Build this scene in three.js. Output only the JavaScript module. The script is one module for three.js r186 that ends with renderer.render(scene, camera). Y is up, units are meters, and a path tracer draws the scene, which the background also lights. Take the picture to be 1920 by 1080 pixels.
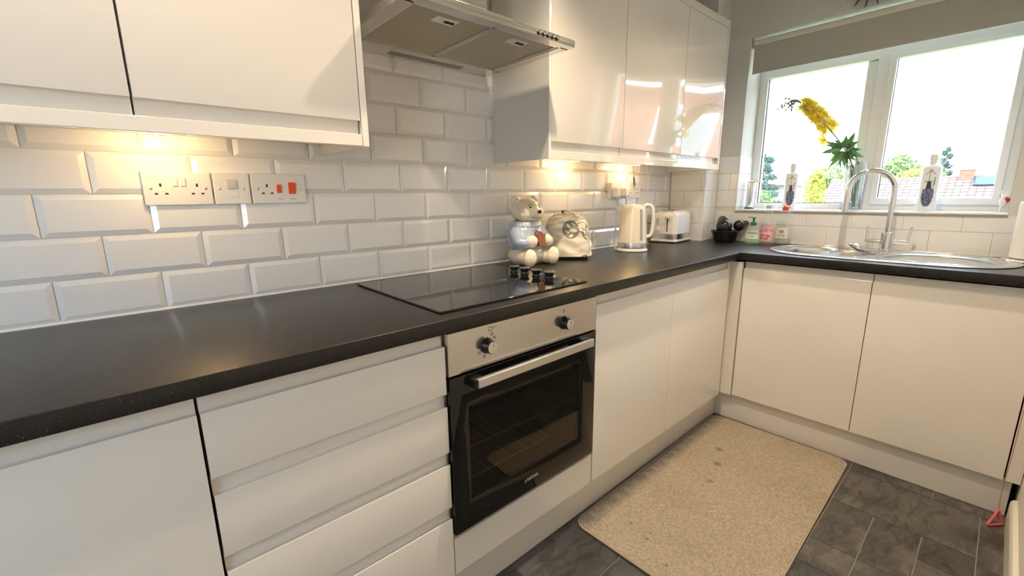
import * as THREE from 'three';
import { RoundedBoxGeometry } from 'three/addons/geometries/RoundedBoxGeometry.js';
import { mergeGeometries, toCreasedNormals } from 'three/addons/utils/BufferGeometryUtils.js';
import { MarchingCubes } from 'three/addons/objects/MarchingCubes.js';
import { FontLoader } from 'three/addons/loaders/FontLoader.js';
import { TextGeometry } from 'three/addons/geometries/TextGeometry.js';

// ------------------------------------------------------------------ camera, sky, sun, exposure
const scene = new THREE.Scene();
const renderer = new THREE.WebGLRenderer({ antialias: true });
renderer.toneMapping = THREE.LinearToneMapping;
renderer.toneMappingExposure = 1.4;
renderer.shadowMap.enabled = true;

const camera = new THREE.PerspectiveCamera(2 * Math.atan(540 / 818.64) * 180 / Math.PI, 16 / 9, 0.02, 400);
{
  const yaw = 0.725, pitch = -0.2088, roll = -0.0121;
  const f = new THREE.Vector3(Math.sin(yaw) * Math.cos(pitch), Math.sin(pitch), -Math.cos(yaw) * Math.cos(pitch));
  const r = new THREE.Vector3(Math.cos(yaw), 0, Math.sin(yaw)), u = new THREE.Vector3().crossVectors(r, f);
  const r2 = r.clone().multiplyScalar(Math.cos(roll)).addScaledVector(u, Math.sin(roll));
  const u2 = u.clone().multiplyScalar(Math.cos(roll)).addScaledVector(r, -Math.sin(roll));
  camera.position.set(-0.0624, 1.1952, 1.4674);
  camera.quaternion.setFromRotationMatrix(new THREE.Matrix4().makeBasis(r2, u2, f.clone().negate()));
  scene.add(camera);
}
const SUN = new THREE.Vector3(-0.5, 0.75, -0.35).normalize();
// hazy bright summer sky: near white low down, pale blue overhead, the same all round
{
  const W = 64, H = 256, d = new Float32Array(W * H * 4);
  for (let j = 0; j < H; j++) for (let i = 0; i < W; i++) {
    const up = Math.max(0, Math.sin(((j + 0.5) / H - 0.5) * Math.PI)), k = Math.pow(up, 0.6);
    d.set([0.88 - 0.34 * k, 0.95 - 0.17 * k, 1.03 + 0.05 * k, 1], 4 * (j * W + i));
  }
  const t = new THREE.DataTexture(d, W, H, THREE.RGBAFormat, THREE.FloatType);
  t.mapping = THREE.EquirectangularReflectionMapping; t.magFilter = THREE.LinearFilter; t.needsUpdate = true;
  scene.background = t; scene.backgroundIntensity = 6.5;
}
const sun = new THREE.DirectionalLight(new THREE.Color(1, 0.93, 0.82), 4.5);
sun.name = 'sun'; sun.position.copy(SUN).multiplyScalar(40); sun.target.position.set(2, 1, 1);
sun.shadow.camera.left = sun.shadow.camera.bottom = -30; sun.shadow.camera.right = sun.shadow.camera.top = 30; sun.shadow.camera.far = 120;
sun.shadow.mapSize.set(2048, 2048);
scene.add(sun, sun.target);
const LAMPS = { power: 4.4, color: new THREE.Color(1, 0.79, 0.56), puck: 0.07, puckColor: new THREE.Color(1, 0.66, 0.30) };

// ------------------------------------------------------------------ helpers
let seed = 12345;
const rnd = () => { seed = (seed * 1664525 + 1013904223) >>> 0; return seed / 4294967296; };
const rr = (a, b) => a + (b - a) * rnd();
const V = (x, y, z) => new THREE.Vector3(x, y, z);
const used = {};
function numbered(name) { const n = used[name] = (used[name] ?? -1) + 1; return n ? name + '_' + String(n).padStart(3, '0') : name; }
function merge(list) {
  return mergeGeometries(list.map((g) => {
    const n = g.index ? g.toNonIndexed() : g.clone();
    for (const k of Object.keys(n.attributes)) if (!['position', 'normal', 'uv'].includes(k)) n.deleteAttribute(k);
    if (!n.attributes.uv) n.setAttribute('uv', new THREE.BufferAttribute(new Float32Array(n.attributes.position.count * 2), 2));
    n.groups = [];
    return n;
  }));
}
const bx = (x0, x1, y0, y1, z0, z1) => new THREE.BoxGeometry(x1 - x0, y1 - y0, z1 - z0).translate((x0 + x1) / 2, (y0 + y1) / 2, (z0 + z1) / 2);
const rb = (x0, x1, y0, y1, z0, z1, r = 0.002, s = 2) => new RoundedBoxGeometry(x1 - x0, y1 - y0, z1 - z0, s, Math.min(r, (x1 - x0) * 0.49, (y1 - y0) * 0.49, (z1 - z0) * 0.49)).translate((x0 + x1) / 2, (y0 + y1) / 2, (z0 + z1) / 2);
const lathe = (pts, seg = 32) => new THREE.LatheGeometry(pts.map(([r, y]) => new THREE.Vector2(Math.max(r, 1e-5), y)), seg);
const tube = (pts, r, seg = 32, rad = 10) => new THREE.TubeGeometry(new THREE.CatmullRomCurve3(pts.map((p) => p.isVector3 ? p : V(...p))), seg, r, rad, false);
const cyl = (r0, r1, h, seg = 24) => new THREE.CylinderGeometry(r0, r1, h, seg);
const ell = (x, y, z, a, b, c, s = 20) => new THREE.SphereGeometry(1, s, Math.round(s * 0.7)).scale(a, b, c).translate(x, y, z);
function rod(a, b, r, seg = 12) {
  const d = V(...b).sub(V(...a)), g = cyl(r, r, d.length(), seg);
  g.applyQuaternion(new THREE.Quaternion().setFromUnitVectors(V(0, 1, 0), d.clone().normalize()));
  return g.translate((a[0] + b[0]) / 2, (a[1] + b[1]) / 2, (a[2] + b[2]) / 2);
}
// a profile of (z, y) points swept along x
function sweepX(pts, x0, x1, crease = 0.5) {
  const s = new THREE.Shape(pts.map(([z, y]) => new THREE.Vector2(-z, y)));
  const g = new THREE.ExtrudeGeometry(s, { depth: x1 - x0, bevelEnabled: false, steps: 1 });
  g.rotateY(Math.PI / 2).translate(x0, 0, 0);
  return toCreasedNormals(g, crease);
}
function mesh(parent, name, geo, mat) {
  const m = new THREE.Mesh(geo, mat); m.name = parent === scene ? numbered(name) : name; parent.add(m); return m;
}
// part given in world coordinates, under an unturned thing
function pw(parent, name, geo, mat) {
  const p = parent.getWorldPosition(V(0, 0, 0));
  return mesh(parent, name, geo.translate(-p.x, -p.y, -p.z), mat);
}
function tag(o, label, category, group) { o.userData.label = label; o.userData.category = category; if (group) o.userData.group = group; return o; }
function thing(name, label, category, [x, y, z], turn = 0, group) {
  const o = new THREE.Group(); o.name = numbered(name); o.position.set(x, y, z); o.rotation.y = turn; scene.add(o);
  o.updateMatrixWorld(true);
  return tag(o, label, category, group);
}
function struct(name, geo, mat, label) {
  const m = new THREE.Mesh(geo, mat); m.name = name; m.userData.kind = 'structure'; if (label) m.userData.label = label; scene.add(m); return m;
}
function boxUV(g, s = 1, ox = 0, oy = 0) {
  const p = g.attributes.position, n = g.attributes.normal, uv = new Float32Array(p.count * 2);
  for (let i = 0; i < p.count; i++) {
    const ax = Math.abs(n.getX(i)), ay = Math.abs(n.getY(i)), az = Math.abs(n.getZ(i));
    const [a, b] = ay >= ax && ay >= az ? [p.getX(i), p.getZ(i)] : ax >= az ? [p.getZ(i), p.getY(i)] : [p.getX(i), p.getY(i)];
    uv[2 * i] = a / s + ox; uv[2 * i + 1] = b / s + oy;
  }
  g.setAttribute('uv', new THREE.BufferAttribute(uv, 2));
  return g;
}
function sdfGeo(fn, [cx, cy, cz], half, res = 56) {
  const mc = new MarchingCubes(res, new THREE.MeshStandardMaterial(), false, false, 80000);
  mc.isolation = 0;
  const s = mc.size, h = mc.halfsize;
  for (let z = 0; z < s; z++) for (let y = 0; y < s; y++) for (let x = 0; x < s; x++) mc.field[x + y * s + z * s * s] = -fn(cx + half * (x - h) / h, cy + half * (y - h) / h, cz + half * (z - h) / h);
  mc.update();
  const n = mc.count, pos = new Float32Array(n * 3), nor = new Float32Array(n * 3), e = 1e-4;
  for (let i = 0; i < n; i++) {
    const x = mc.positionArray[3 * i] * half + cx, y = mc.positionArray[3 * i + 1] * half + cy, z = mc.positionArray[3 * i + 2] * half + cz;
    const v = V(fn(x + e, y, z) - fn(x - e, y, z), fn(x, y + e, z) - fn(x, y - e, z), fn(x, y, z + e) - fn(x, y, z - e)).normalize();
    pos.set([x, y, z], 3 * i); nor.set([v.x, v.y, v.z], 3 * i);
  }
  const g = new THREE.BufferGeometry();
  g.setAttribute('position', new THREE.BufferAttribute(pos, 3)); g.setAttribute('normal', new THREE.BufferAttribute(nor, 3));
  g.setAttribute('uv', new THREE.BufferAttribute(new Float32Array(n * 2), 2));
  return g;
}
const smin = (a, b, k) => { const h = Math.max(k - Math.abs(a - b), 0) / k; return Math.min(a, b) - h * h * k * 0.25; };
const sdE = (x, y, z, cx, cy, cz, a, b, c) => { const k = Math.hypot((x - cx) / a, (y - cy) / b, (z - cz) / c); return (k - 1) * Math.min(a, b, c); };
const sdC = (x, y, z, a, b, ra, rb_) => {
  const px = x - a[0], py = y - a[1], pz = z - a[2], dx = b[0] - a[0], dy = b[1] - a[1], dz = b[2] - a[2];
  const t = Math.min(1, Math.max(0, (px * dx + py * dy + pz * dz) / (dx * dx + dy * dy + dz * dz)));
  return Math.hypot(px - dx * t, py - dy * t, pz - dz * t) - (ra + (rb_ - ra) * t);
};

// ------------------------------------------------------------------ textures
function lattice(n, s) { const a = new Float32Array(n * n); let q = s; for (let i = 0; i < n * n; i++) { q = (q * 1664525 + 1013904223) >>> 0; a[i] = q / 4294967296; } return a; }
const LAT = [lattice(256, 7), lattice(256, 91)];
function vn(x, y, px, py, w = 0) { // value noise, periodic with px, py cells
  const xi = Math.floor(x), yi = Math.floor(y), fx = x - xi, fy = y - yi, u = fx * fx * (3 - 2 * fx), v = fy * fy * (3 - 2 * fy), L = LAT[w];
  const g = (a, b) => L[(((a % px) + px) % px & 255) + (((b % py) + py) % py & 255) * 256];
  return (g(xi, yi) * (1 - u) + g(xi + 1, yi) * u) * (1 - v) + (g(xi, yi + 1) * (1 - u) + g(xi + 1, yi + 1) * u) * v;
}
const fbm = (x, y, px, py, o, w = 0) => { let s = 0, a = 0.5; for (let i = 0; i < o; i++) { s += a * vn(x, y, px, py, w); x *= 2; y *= 2; px *= 2; py *= 2; a *= 0.5; } return s / (1 - Math.pow(0.5, o)); };
function dataTex(n, m, fn, srgb, rep = true) {
  const d = new Uint8Array(n * m * 4);
  for (let j = 0; j < m; j++) for (let i = 0; i < n; i++) {
    const c = fn(i / n, j / m, i, j), k = 4 * (j * n + i);
    if (typeof c === 'number') d[k] = d[k + 1] = d[k + 2] = Math.max(0, Math.min(255, c)); else for (let q = 0; q < 3; q++) d[k + q] = Math.max(0, Math.min(255, c[q]));
    d[k + 3] = 255;
  }
  const t = new THREE.DataTexture(d, n, m); t.magFilter = THREE.LinearFilter; t.minFilter = THREE.LinearMipmapLinearFilter; t.generateMipmaps = true;
  if (rep) t.wrapS = t.wrapT = THREE.RepeatWrapping;
  if (srgb) t.colorSpace = THREE.SRGBColorSpace;
  t.needsUpdate = true; return t;
}
function canvasTex(w, h, draw) {
  const c = document.createElement('canvas'); c.width = w; c.height = h; draw(c.getContext('2d'), w, h);
  const t = new THREE.CanvasTexture(c); t.colorSpace = THREE.SRGBColorSpace; return t;
}
// speckled dark laminate, one repeat 0.5 m
const speck = new Float32Array(1024 * 1024);
for (let k = 0; k < 15000; k++) {
  const x = Math.floor(rnd() * 1024), y = Math.floor(rnd() * 1024), v = rnd() * rnd(), r = 1 + Math.floor(rnd() * 2.6);
  for (let a = 0; a < r; a++) for (let b = 0; b < r; b++) { const q = ((y + a) & 1023) * 1024 + ((x + b) & 1023); speck[q] = Math.max(speck[q], v); }
}
const worktopTex = dataTex(1024, 1024, (u, v, i, j) => {
  const n = fbm(u * 24, v * 24, 24, 24, 4), s = speck[j * 1024 + i];
  return [19 + n * 16 + s * 105, 18 + n * 15 + s * 95, 17 + n * 14 + s * 88];
}, true);
const slate = (w, tint) => dataTex(512, 512, (u, v) => {
  const warp = fbm(u * 5, v * 5, 5, 5, 4, w) * 1.6, streak = fbm(u * 9 + warp, v * 34 + warp * 3, 9, 34, 4, w), c = fbm(u * 5, v * 5, 5, 5, 6, 1 - w), g = vn(u * 128, v * 200, 128, 200, w);
  const ridge = Math.pow(1 - Math.abs(2 * streak - 1), 5);
  const b = 44 + 52 * c + 30 * (streak - 0.5) + 16 * ridge + 14 * (g - 0.5);
  return [b * tint[0], b * tint[1], b * tint[2]];
}, true);
const slateTex = [slate(0, [1.04, 1.02, 1.0]), slate(1, [1.10, 1.06, 1.0]), slate(0, [0.96, 0.96, 0.97])];
const slateBump = dataTex(512, 512, (u, v) => 255 * fbm(u * 6 + fbm(u * 4, v * 4, 4, 4, 3) * 2, v * 20, 6, 20, 5), false);
const brushTex = dataTex(512, 512, (u, v) => 110 + 70 * vn(u * 4, v * 256, 4, 256) + 40 * vn(u * 16, v * 256, 16, 256, 1), false);
const matTex = dataTex(1024, 512, (u, v) => {
  const f = vn(u * 256, v * 128, 256, 128) * 0.6 + vn(u * 512, v * 256, 512, 256, 1) * 0.4, c = fbm(u * 6, v * 3, 6, 3, 4);
  let b = 150 + 62 * f + 18 * (c - 0.5), g = 0;
  // trodden-in dirt: a grey speckled band along the cupboard side, a few spots
  const e = Math.max(0, 1 - v / 0.13) * (0.35 + 0.9 * fbm(u * 40, v * 20, 40, 20, 4, 1));
  g = Math.min(0.85, e * 1.5);
  for (const [sx, sy, sr] of [[0.12, 0.25, 0.008], [0.10, 0.38, 0.009], [0.13, 0.37, 0.006], [0.055, 0.55, 0.007], [0.16, 0.46, 0.005], [0.62, 0.35, 0.02], [0.5, 0.4, 0.014], [0.72, 0.28, 0.02]]) {
    const d = Math.hypot((u - sx) * 2, v - sy) / (sr * 2); if (d < 1) g = Math.max(g, (1 - d) * (0.4 + 0.6 * f));
  }
  return [b * (1.02 - 0.45 * g), b * (0.94 - 0.39 * g), b * (0.82 - 0.29 * g)];
}, true, false);
const pileBump = dataTex(512, 512, (u, v) => 255 * (0.5 * vn(u * 128, v * 128, 128, 128) + 0.5 * vn(u * 256, v * 256, 256, 256, 1)), false);
const fineBump = dataTex(256, 256, (u, v) => 255 * fbm(u * 32, v * 32, 32, 32, 4), false);
const meshBump = dataTex(128, 128, (u, v) => 255 * Math.max(Math.abs(Math.sin(u * Math.PI * 16)), Math.abs(Math.sin(v * Math.PI * 16))), false);
const brickTex = dataTex(512, 512, (u, v) => {
  const row = Math.floor(v * 16), x = u * 6 + (row & 1) * 0.5, c = Math.floor(x), fx = x - c, fy = v * 16 - row;
  if (fx < 0.05 || fy < 0.14) return [190, 180, 168];
  const k = LAT[0][((c % 6) * 37 + row * 91) & 65535], n = fbm(u * 40, v * 40, 40, 40, 3);
  return [150 + 50 * k + 25 * n, 78 + 30 * k + 20 * n, 55 + 22 * k + 16 * n];
}, true);

// ------------------------------------------------------------------ materials
const C = (r, g, b) => new THREE.Color().setRGB(r, g, b);
const std = (c, roughness = 0.6, o = {}) => new THREE.MeshStandardMaterial({ color: c, roughness, ...o });
const phy = (c, roughness = 0.4, o = {}) => new THREE.MeshPhysicalMaterial({ color: c, roughness, ...o });
const M = {
  door: phy(C(0.75, 0.72, 0.665), 0.1, { ior: 1.6, clearcoat: 1, clearcoatRoughness: 0.02 }),
  doorSatin: phy(C(0.75, 0.72, 0.665), 0.3, { clearcoat: 1, clearcoatRoughness: 0.14 }),
  carcass: std(C(0.80, 0.78, 0.74), 0.5),
  tile: phy(C(0.86, 0.853, 0.835), 0.22, { clearcoat: 1, clearcoatRoughness: 0.05 }),
  flatTile: phy(C(0.84, 0.835, 0.815), 0.3, { clearcoat: 0.8, clearcoatRoughness: 0.1 }),
  grout: std(C(0.72, 0.70, 0.66), 0.9),
  silicone: std(C(0.85, 0.84, 0.81), 0.4),
  paint: std(C(0.64, 0.63, 0.585), 0.85, { bumpMap: fineBump, bumpScale: 0.0004 }),
  wallLight: std(C(0.80, 0.775, 0.72), 0.85, { bumpMap: fineBump, bumpScale: 0.0004 }),
  ceiling: std(C(0.80, 0.79, 0.77), 0.9),
  worktop: phy(C(1.0, 1.0, 1.0), 0.33, { map: worktopTex, ior: 1.5, specularIntensity: 0.85 }),
  steel: std(C(0.64, 0.62, 0.59), 0.34, { metalness: 1, roughnessMap: brushTex, bumpMap: brushTex, bumpScale: 0.00006 }),
  chrome: std(C(0.82, 0.82, 0.82), 0.06, { metalness: 1 }),
  satin: std(C(0.75, 0.74, 0.73), 0.25, { metalness: 1 }),
  sink: std(C(0.70, 0.70, 0.69), 0.2, { metalness: 1 }),
  black: phy(C(0.012, 0.012, 0.012), 0.25),
  blackGlass: phy(C(0.006, 0.006, 0.006), 0.03),
  darkHole: std(C(0.015, 0.014, 0.013), 0.8),
  ovenPane: phy(C(0.45, 0.43, 0.37), 0.02, { transmission: 1, thickness: 0 }),
  enamel: std(C(0.16, 0.15, 0.125), 0.35),
  rack: std(C(0.6, 0.56, 0.48), 0.3, { metalness: 1 }),
  filter: std(C(0.52, 0.47, 0.35), 0.5, { metalness: 0.35, bumpMap: meshBump, bumpScale: 0.0006 }),
  pvc: phy(C(0.82, 0.82, 0.81), 0.3),
  glass: phy(C(1, 1, 1), 0, { transmission: 1, thickness: 0, ior: 1.5 }),
  clearGlass: phy(C(0.86, 0.91, 0.92), 0.0, { transmission: 1, thickness: 0.004, ior: 1.5 }),
  clearPlastic: phy(C(0.96, 0.97, 0.96), 0.06, { transmission: 0.92, thickness: 0, ior: 1.4 }),
  blind: std(C(0.48, 0.47, 0.41), 0.9, { bumpMap: fineBump, bumpScale: 0.0003 }),
  blindTrim: std(C(0.72, 0.70, 0.60), 0.6),
  plateWhite: phy(C(0.80, 0.79, 0.77), 0.3),
  red: phy(C(0.85, 0.08, 0.01), 0.3),
  whitePlastic: phy(C(0.82, 0.81, 0.79), 0.25, { clearcoat: 0.6, clearcoatRoughness: 0.08 }),
  kettle: phy(C(0.82, 0.76, 0.64), 0.25, { clearcoat: 0.8, clearcoatRoughness: 0.06 }),
  ceramic: phy(C(0.80, 0.71, 0.54), 0.2, { clearcoat: 1, clearcoatRoughness: 0.06 }),
  ceramicBlue: phy(C(0.40, 0.47, 0.60), 0.25, { clearcoat: 1, clearcoatRoughness: 0.08 }),
  ceramicBrown: phy(C(0.24, 0.07, 0.02), 0.25, { clearcoat: 1, clearcoatRoughness: 0.06 }),
  cable: std(C(0.62, 0.60, 0.57), 0.5),
  paper: std(C(0.84, 0.82, 0.78), 0.95, { bumpMap: fineBump, bumpScale: 0.001 }),
  avocado: phy(C(0.018, 0.016, 0.016), 0.2, { bumpMap: fineBump, bumpScale: 0.002 }),
  floorJoint: std(C(0.34, 0.32, 0.29), 0.8),
  skirting: phy(C(0.78, 0.75, 0.68), 0.25),
  petal: phy(C(0.88, 0.70, 0.05), 0.9, { transmission: 0.5, thickness: 0 }), petalPale: phy(C(0.9, 0.80, 0.25), 0.9, { transmission: 0.5, thickness: 0 }),
  bud: std(C(0.25, 0.25, 0.22), 0.7),
  leaf: phy(C(0.16, 0.38, 0.16), 0.9, { transmission: 0.35, thickness: 0 }), leafPale: phy(C(0.28, 0.50, 0.20), 0.9, { transmission: 0.35, thickness: 0 }),
  stem: std(C(0.16, 0.22, 0.08), 0.7),
};
M.slate = slateTex.map((t) => phy(C(1, 1, 1), 0.42, { map: t, bumpMap: slateBump, bumpScale: 0.0012 }));
M.mat = std(C(1, 1, 1), 1, { map: matTex, bumpMap: pileBump, bumpScale: 0.004 });
pileBump.repeat.set(6, 3);
M.matEdge = std(C(0.46, 0.38, 0.28), 1);

const XW = 2.7713, ZR = 1.64, YC = 2.30, YT = 0.908, XL = -2.6;   // window wall, right wall, ceiling, worktop top, far left end

// ------------------------------------------------------------------ the shell
// floor: slab with separate slate-look tiles on a modular grid
const floor = struct('floor', bx(XL - 0.1, 3.05, -0.08, -0.0025, -0.1, ZR + 0.1), M.floorJoint, 'floor of dark slate-look tiles in mixed sizes');
{
  const ux = 0.144, uz = 0.133, ox = 1.46, oz = 1.164;
  const i0 = Math.ceil((XL - ox) / ux) - 1, i1 = 6, j0 = -5, j1 = 4, busy = new Set(), key = (i, j) => i + ',' + j;
  const tiles = [];
  const put = (a, b, c, d) => { for (let i = a; i < b; i++) for (let j = c; j < d; j++) busy.add(key(i, j)); tiles.push([a, b, c, d]); };
  put(3, 5, 0, 3); put(1, 3, 0, 1); put(1, 3, 1, 2); put(0, 1, 0, 1); put(2, 3, 2, 3); put(0, 2, 2, 3); put(0, 1, 1, 2); put(4, 5, 3, 4); put(2, 4, 3, 4);
  put(-1, 0, 0, 2); put(-5, -2, -5, -3); put(-2, 0, -5, -3); put(-7, -5, -5, -4); put(5, 6, 0, 2); put(5, 6, 2, 4);
  const sizes = [[2, 3], [3, 2], [2, 2], [2, 1], [1, 2], [1, 1]];
  for (let j = j0; j < j1; j++) for (let i = i0; i < i1; i++) {
    if (busy.has(key(i, j))) continue;
    const s0 = Math.floor(rnd() * 5);
    for (let k = 0; k < 6; k++) {
      const [w, h] = sizes[Math.min(5, s0 + k)];
      let ok = i + w <= i1 && j + h <= j1;
      for (let a = 0; a < w && ok; a++) for (let b = 0; b < h; b++) if (busy.has(key(i + a, j + b))) { ok = false; break; }
      if (ok) { put(i, i + w, j, j + h); break; }
    }
  }
  for (const [a, b, c, d] of tiles) {
    const x0 = Math.max(XL, ox + a * ux) + 0.0014, x1 = Math.min(2.3, ox + b * ux) - 0.0014, z0 = oz + c * uz + 0.0014, z1 = Math.min(ZR, oz + d * uz) - 0.0014;
    if (x1 - x0 < 0.01 || z1 - z0 < 0.01) continue;
    const g = boxUV(bx(x0, x1, -0.003, 0, z0, z1), 0.55, rnd(), rnd());
    mesh(floor, 'floor_tile', g, M.slate[Math.floor(rnd() * 3)]);
  }
}
const wallBack = struct('wall_back', bx(XL - 0.12, XW + 0.25, -0.08, YC + 0.1, -0.16, -0.006), M.paint, 'painted wall behind the white metro tiles');
const wallCorner = struct('wall_corner', bx(2.604, XW + 0.02, 0, YC, -0.006, 0.221), M.paint, 'boxed-in corner beside the window');
const OZ0 = 0.347, OZ1 = 1.462, OY0 = 1.085, OY1 = 2.06, XO = 3.03;
const wallWindow = struct('wall_window', merge([
  bx(XW, XO, -0.08, OY0, -0.006, ZR + 0.1), bx(XW, XO, OY1, YC + 0.1, -0.006, ZR + 0.1), bx(XW, XO, OY0, OY1, -0.006, OZ0), bx(XW, XO, OY0, OY1, OZ1, ZR + 0.1),
]), M.paint, 'grey painted wall around the kitchen window');
const WX0 = -1.95, WX1 = -0.95, WY0 = 0.95, WY1 = 2.0;
struct('wall_right', merge([bx(WX1, XO, -0.08, YC + 0.1, ZR, ZR + 0.12), bx(XL, WX0, -0.08, YC + 0.1, ZR, ZR + 0.12), bx(WX0, WX1, WY1, YC + 0.1, ZR, ZR + 0.12), bx(WX0, WX1, -0.08, WY0, ZR, ZR + 0.12)]), M.wallLight, 'cream painted wall opposite the cupboards');
const win2 = struct('window_2', merge([[WX0, WX1, WY0, WY0 + 0.04], [WX0, WX1, WY1 - 0.04, WY1], [WX0, WX0 + 0.04, WY0, WY1], [WX1 - 0.04, WX1, WY0, WY1]].map(([a, b, c, d]) => rb(a, b, c, d, ZR + 0.03, ZR + 0.09, 0.004))), M.pvc, 'white window in the wall behind the camera');
mesh(win2, 'pane', bx(WX0 + 0.036, WX1 - 0.036, WY0 + 0.036, WY1 - 0.036, ZR + 0.058, ZR + 0.062), M.glass);
struct('wall_left', bx(XL - 0.12, XL, -0.08, YC + 0.1, -0.16, ZR + 0.12), M.wallLight, 'cream painted end wall');
struct('ceiling', bx(XL - 0.12, XO, YC, YC + 0.1, -0.16, ZR + 0.12), M.ceiling, 'white ceiling');

// tiles
function tileGeo(w, h, inset, rise) {
  const a = w / 2, b = h / 2, c = a - inset, d = b - inset, P = [], q = (A, B, Cc, D) => P.push(...A, ...B, ...Cc, ...A, ...Cc, ...D);
  const o = [[-a, -b, 0], [a, -b, 0], [a, b, 0], [-a, b, 0]], i = [[-c, -d, rise], [c, -d, rise], [c, d, rise], [-c, d, rise]], k = o.map(([x, y]) => [x, y, -0.005]);
  q(...i);
  for (let n = 0; n < 4; n++) { const m = (n + 1) % 4; q(o[n], o[m], i[m], i[n]); q(k[n], k[m], o[m], o[n]); }
  const g = new THREE.BufferGeometry();
  g.setAttribute('position', new THREE.BufferAttribute(new Float32Array(P), 3));
  g.setAttribute('uv', new THREE.BufferAttribute(new Float32Array(P.length / 3 * 2), 2));
  g.computeVertexNormals(); return g;
}
const tileCache = {};
function tile(parent, w, h, bevel, pos, turn) {
  const k = [w.toFixed(4), h.toFixed(4), bevel].join();
  const g = tileCache[k] ??= bevel ? tileGeo(w, h, Math.min(0.0125, w * 0.4), 0.0055) : tileGeo(w, h, 0.0015, 0.0014);
  const m = mesh(parent, 'tile', g, bevel ? M.tile : M.flatTile);
  m.position.set(...pos); m.rotation.set(rr(-0.003, 0.003), turn + rr(-0.003, 0.003), 0, 'YXZ');
}
// a tiled strip: along-axis range a0..a1, rows r0..r1 (row k starts at 0.911 + 0.1 k), joints at j0 + n * 0.202
const PT = 0.202, RT = 0.1, Y0 = 0.911;
function tileStrip(parent, a0, a1, r0, r1, joint, place, bevel, turn, top = 9) {
  for (let k = r0; k < r1; k++) {
    const off = joint + (k & 1 ? PT / 2 : 0), y0 = Y0 + k * RT, y1 = Math.min(top, y0 + RT - 0.002);
    if (y1 - y0 < 0.01) continue;
    for (let n = Math.floor((a0 - off) / PT); off + n * PT < a1; n++) {
      const s = Math.max(a0, off + n * PT + 0.001), e = Math.min(a1, off + (n + 1) * PT - 0.001);
      if (e - s < 0.006) continue;
      tile(parent, e - s, y1 - y0, bevel, place((s + e) / 2, (y0 + y1) / 2), turn);
    }
  }
}
const onBack = (a, y) => [a, y, 0];
tileStrip(wallBack, -0.66, 2.6, 0, 5, 0, onBack, true, 0);
tileStrip(wallBack, 0.444, 1.156, 5, 8, 0, onBack, true, 0, 1.70);
mesh(wallBack, 'grout', merge([bx(-0.66, 2.604, 0.9, 1.41, -0.007, -0.0022), bx(0.44, 1.16, 1.41, 1.70, -0.007, -0.0022)]), M.grout);
tileStrip(wallCorner, 0.004, 0.222, 0, 5, 0.1, (a, y) => [2.6005, y, a], false, -Math.PI / 2, 1.36);
tileStrip(wallCorner, 2.606, XW - 0.003, 0, 5, 2.3, (a, y) => [a, y, 0.2245], false, 0);
mesh(wallCorner, 'grout', bx(2.6025, XW, 0.9, 1.41, 0, 0.2225), M.grout);
tileStrip(wallWindow, 0.227, ZR - 0.002, 0, 1, 0.8289, (a, y) => [XW - 0.0035, y, a], false, -Math.PI / 2);
tileStrip(wallWindow, 0.227, ZR - 0.002, 1, 2, 0.8289, (a, y) => [XW - 0.0035, y, a], false, -Math.PI / 2, 1.083);
tileStrip(wallWindow, 0.227, 0.345, 2, 5, 0.4, (a, y) => [XW - 0.0035, y, a], false, -Math.PI / 2);
tileStrip(wallWindow, XW - 0.002, 2.953, 2, 5, 2.5, (a, y) => [a, y, OZ0 + 0.0035], false, 0);
mesh(wallWindow, 'grout', merge([bx(XW - 0.0018, XW + 0.001, 0.9, 1.085, 0.222, ZR), bx(XW - 0.0018, XW + 0.001, 1.085, 1.41, 0.222, 0.346)]), M.grout);
// trims
struct('trim_1', merge([
  sweepX([[0.0, YT], [0.007, YT], [0.004, YT + 0.0025], [0.0, YT + 0.006]], -0.66, 2.6), bx(2.593, 2.6, YT, YT + 0.004, 0.0, 0.23),
  bx(2.6, XW - 0.004, YT, YT + 0.004, 0.224, 0.231), bx(XW - 0.011, XW - 0.004, YT, YT + 0.004, 0.23, ZR),
]), M.silicone, 'white silicone bead along the back of the worktop');
struct('trim_2', merge([rb(2.597, 2.606, YT + 0.002, 1.36, 0.219, 0.2285, 0.003), rb(XW - 0.008, XW + 0.002, 1.086, 1.41, 0.343, 0.3515, 0.003)]), M.pvc, 'white tile trim on the outer corners');
struct('trim_3', bx(XW - 0.0085, XW - 0.003, 1.078, 1.0865, 0.345, 1.4655), std(C(0.30, 0.29, 0.27), 0.5), 'grey trim under the sill edge');
struct('baseboard_right', sweepX([[ZR, 0], [ZR - 0.017, 0], [ZR - 0.017, 0.075], [ZR - 0.016, 0.088], [ZR - 0.011, 0.097], [ZR - 0.004, 0.1], [ZR, 0.1]], -0.9, 2.2), M.skirting, 'white gloss skirting board');

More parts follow.
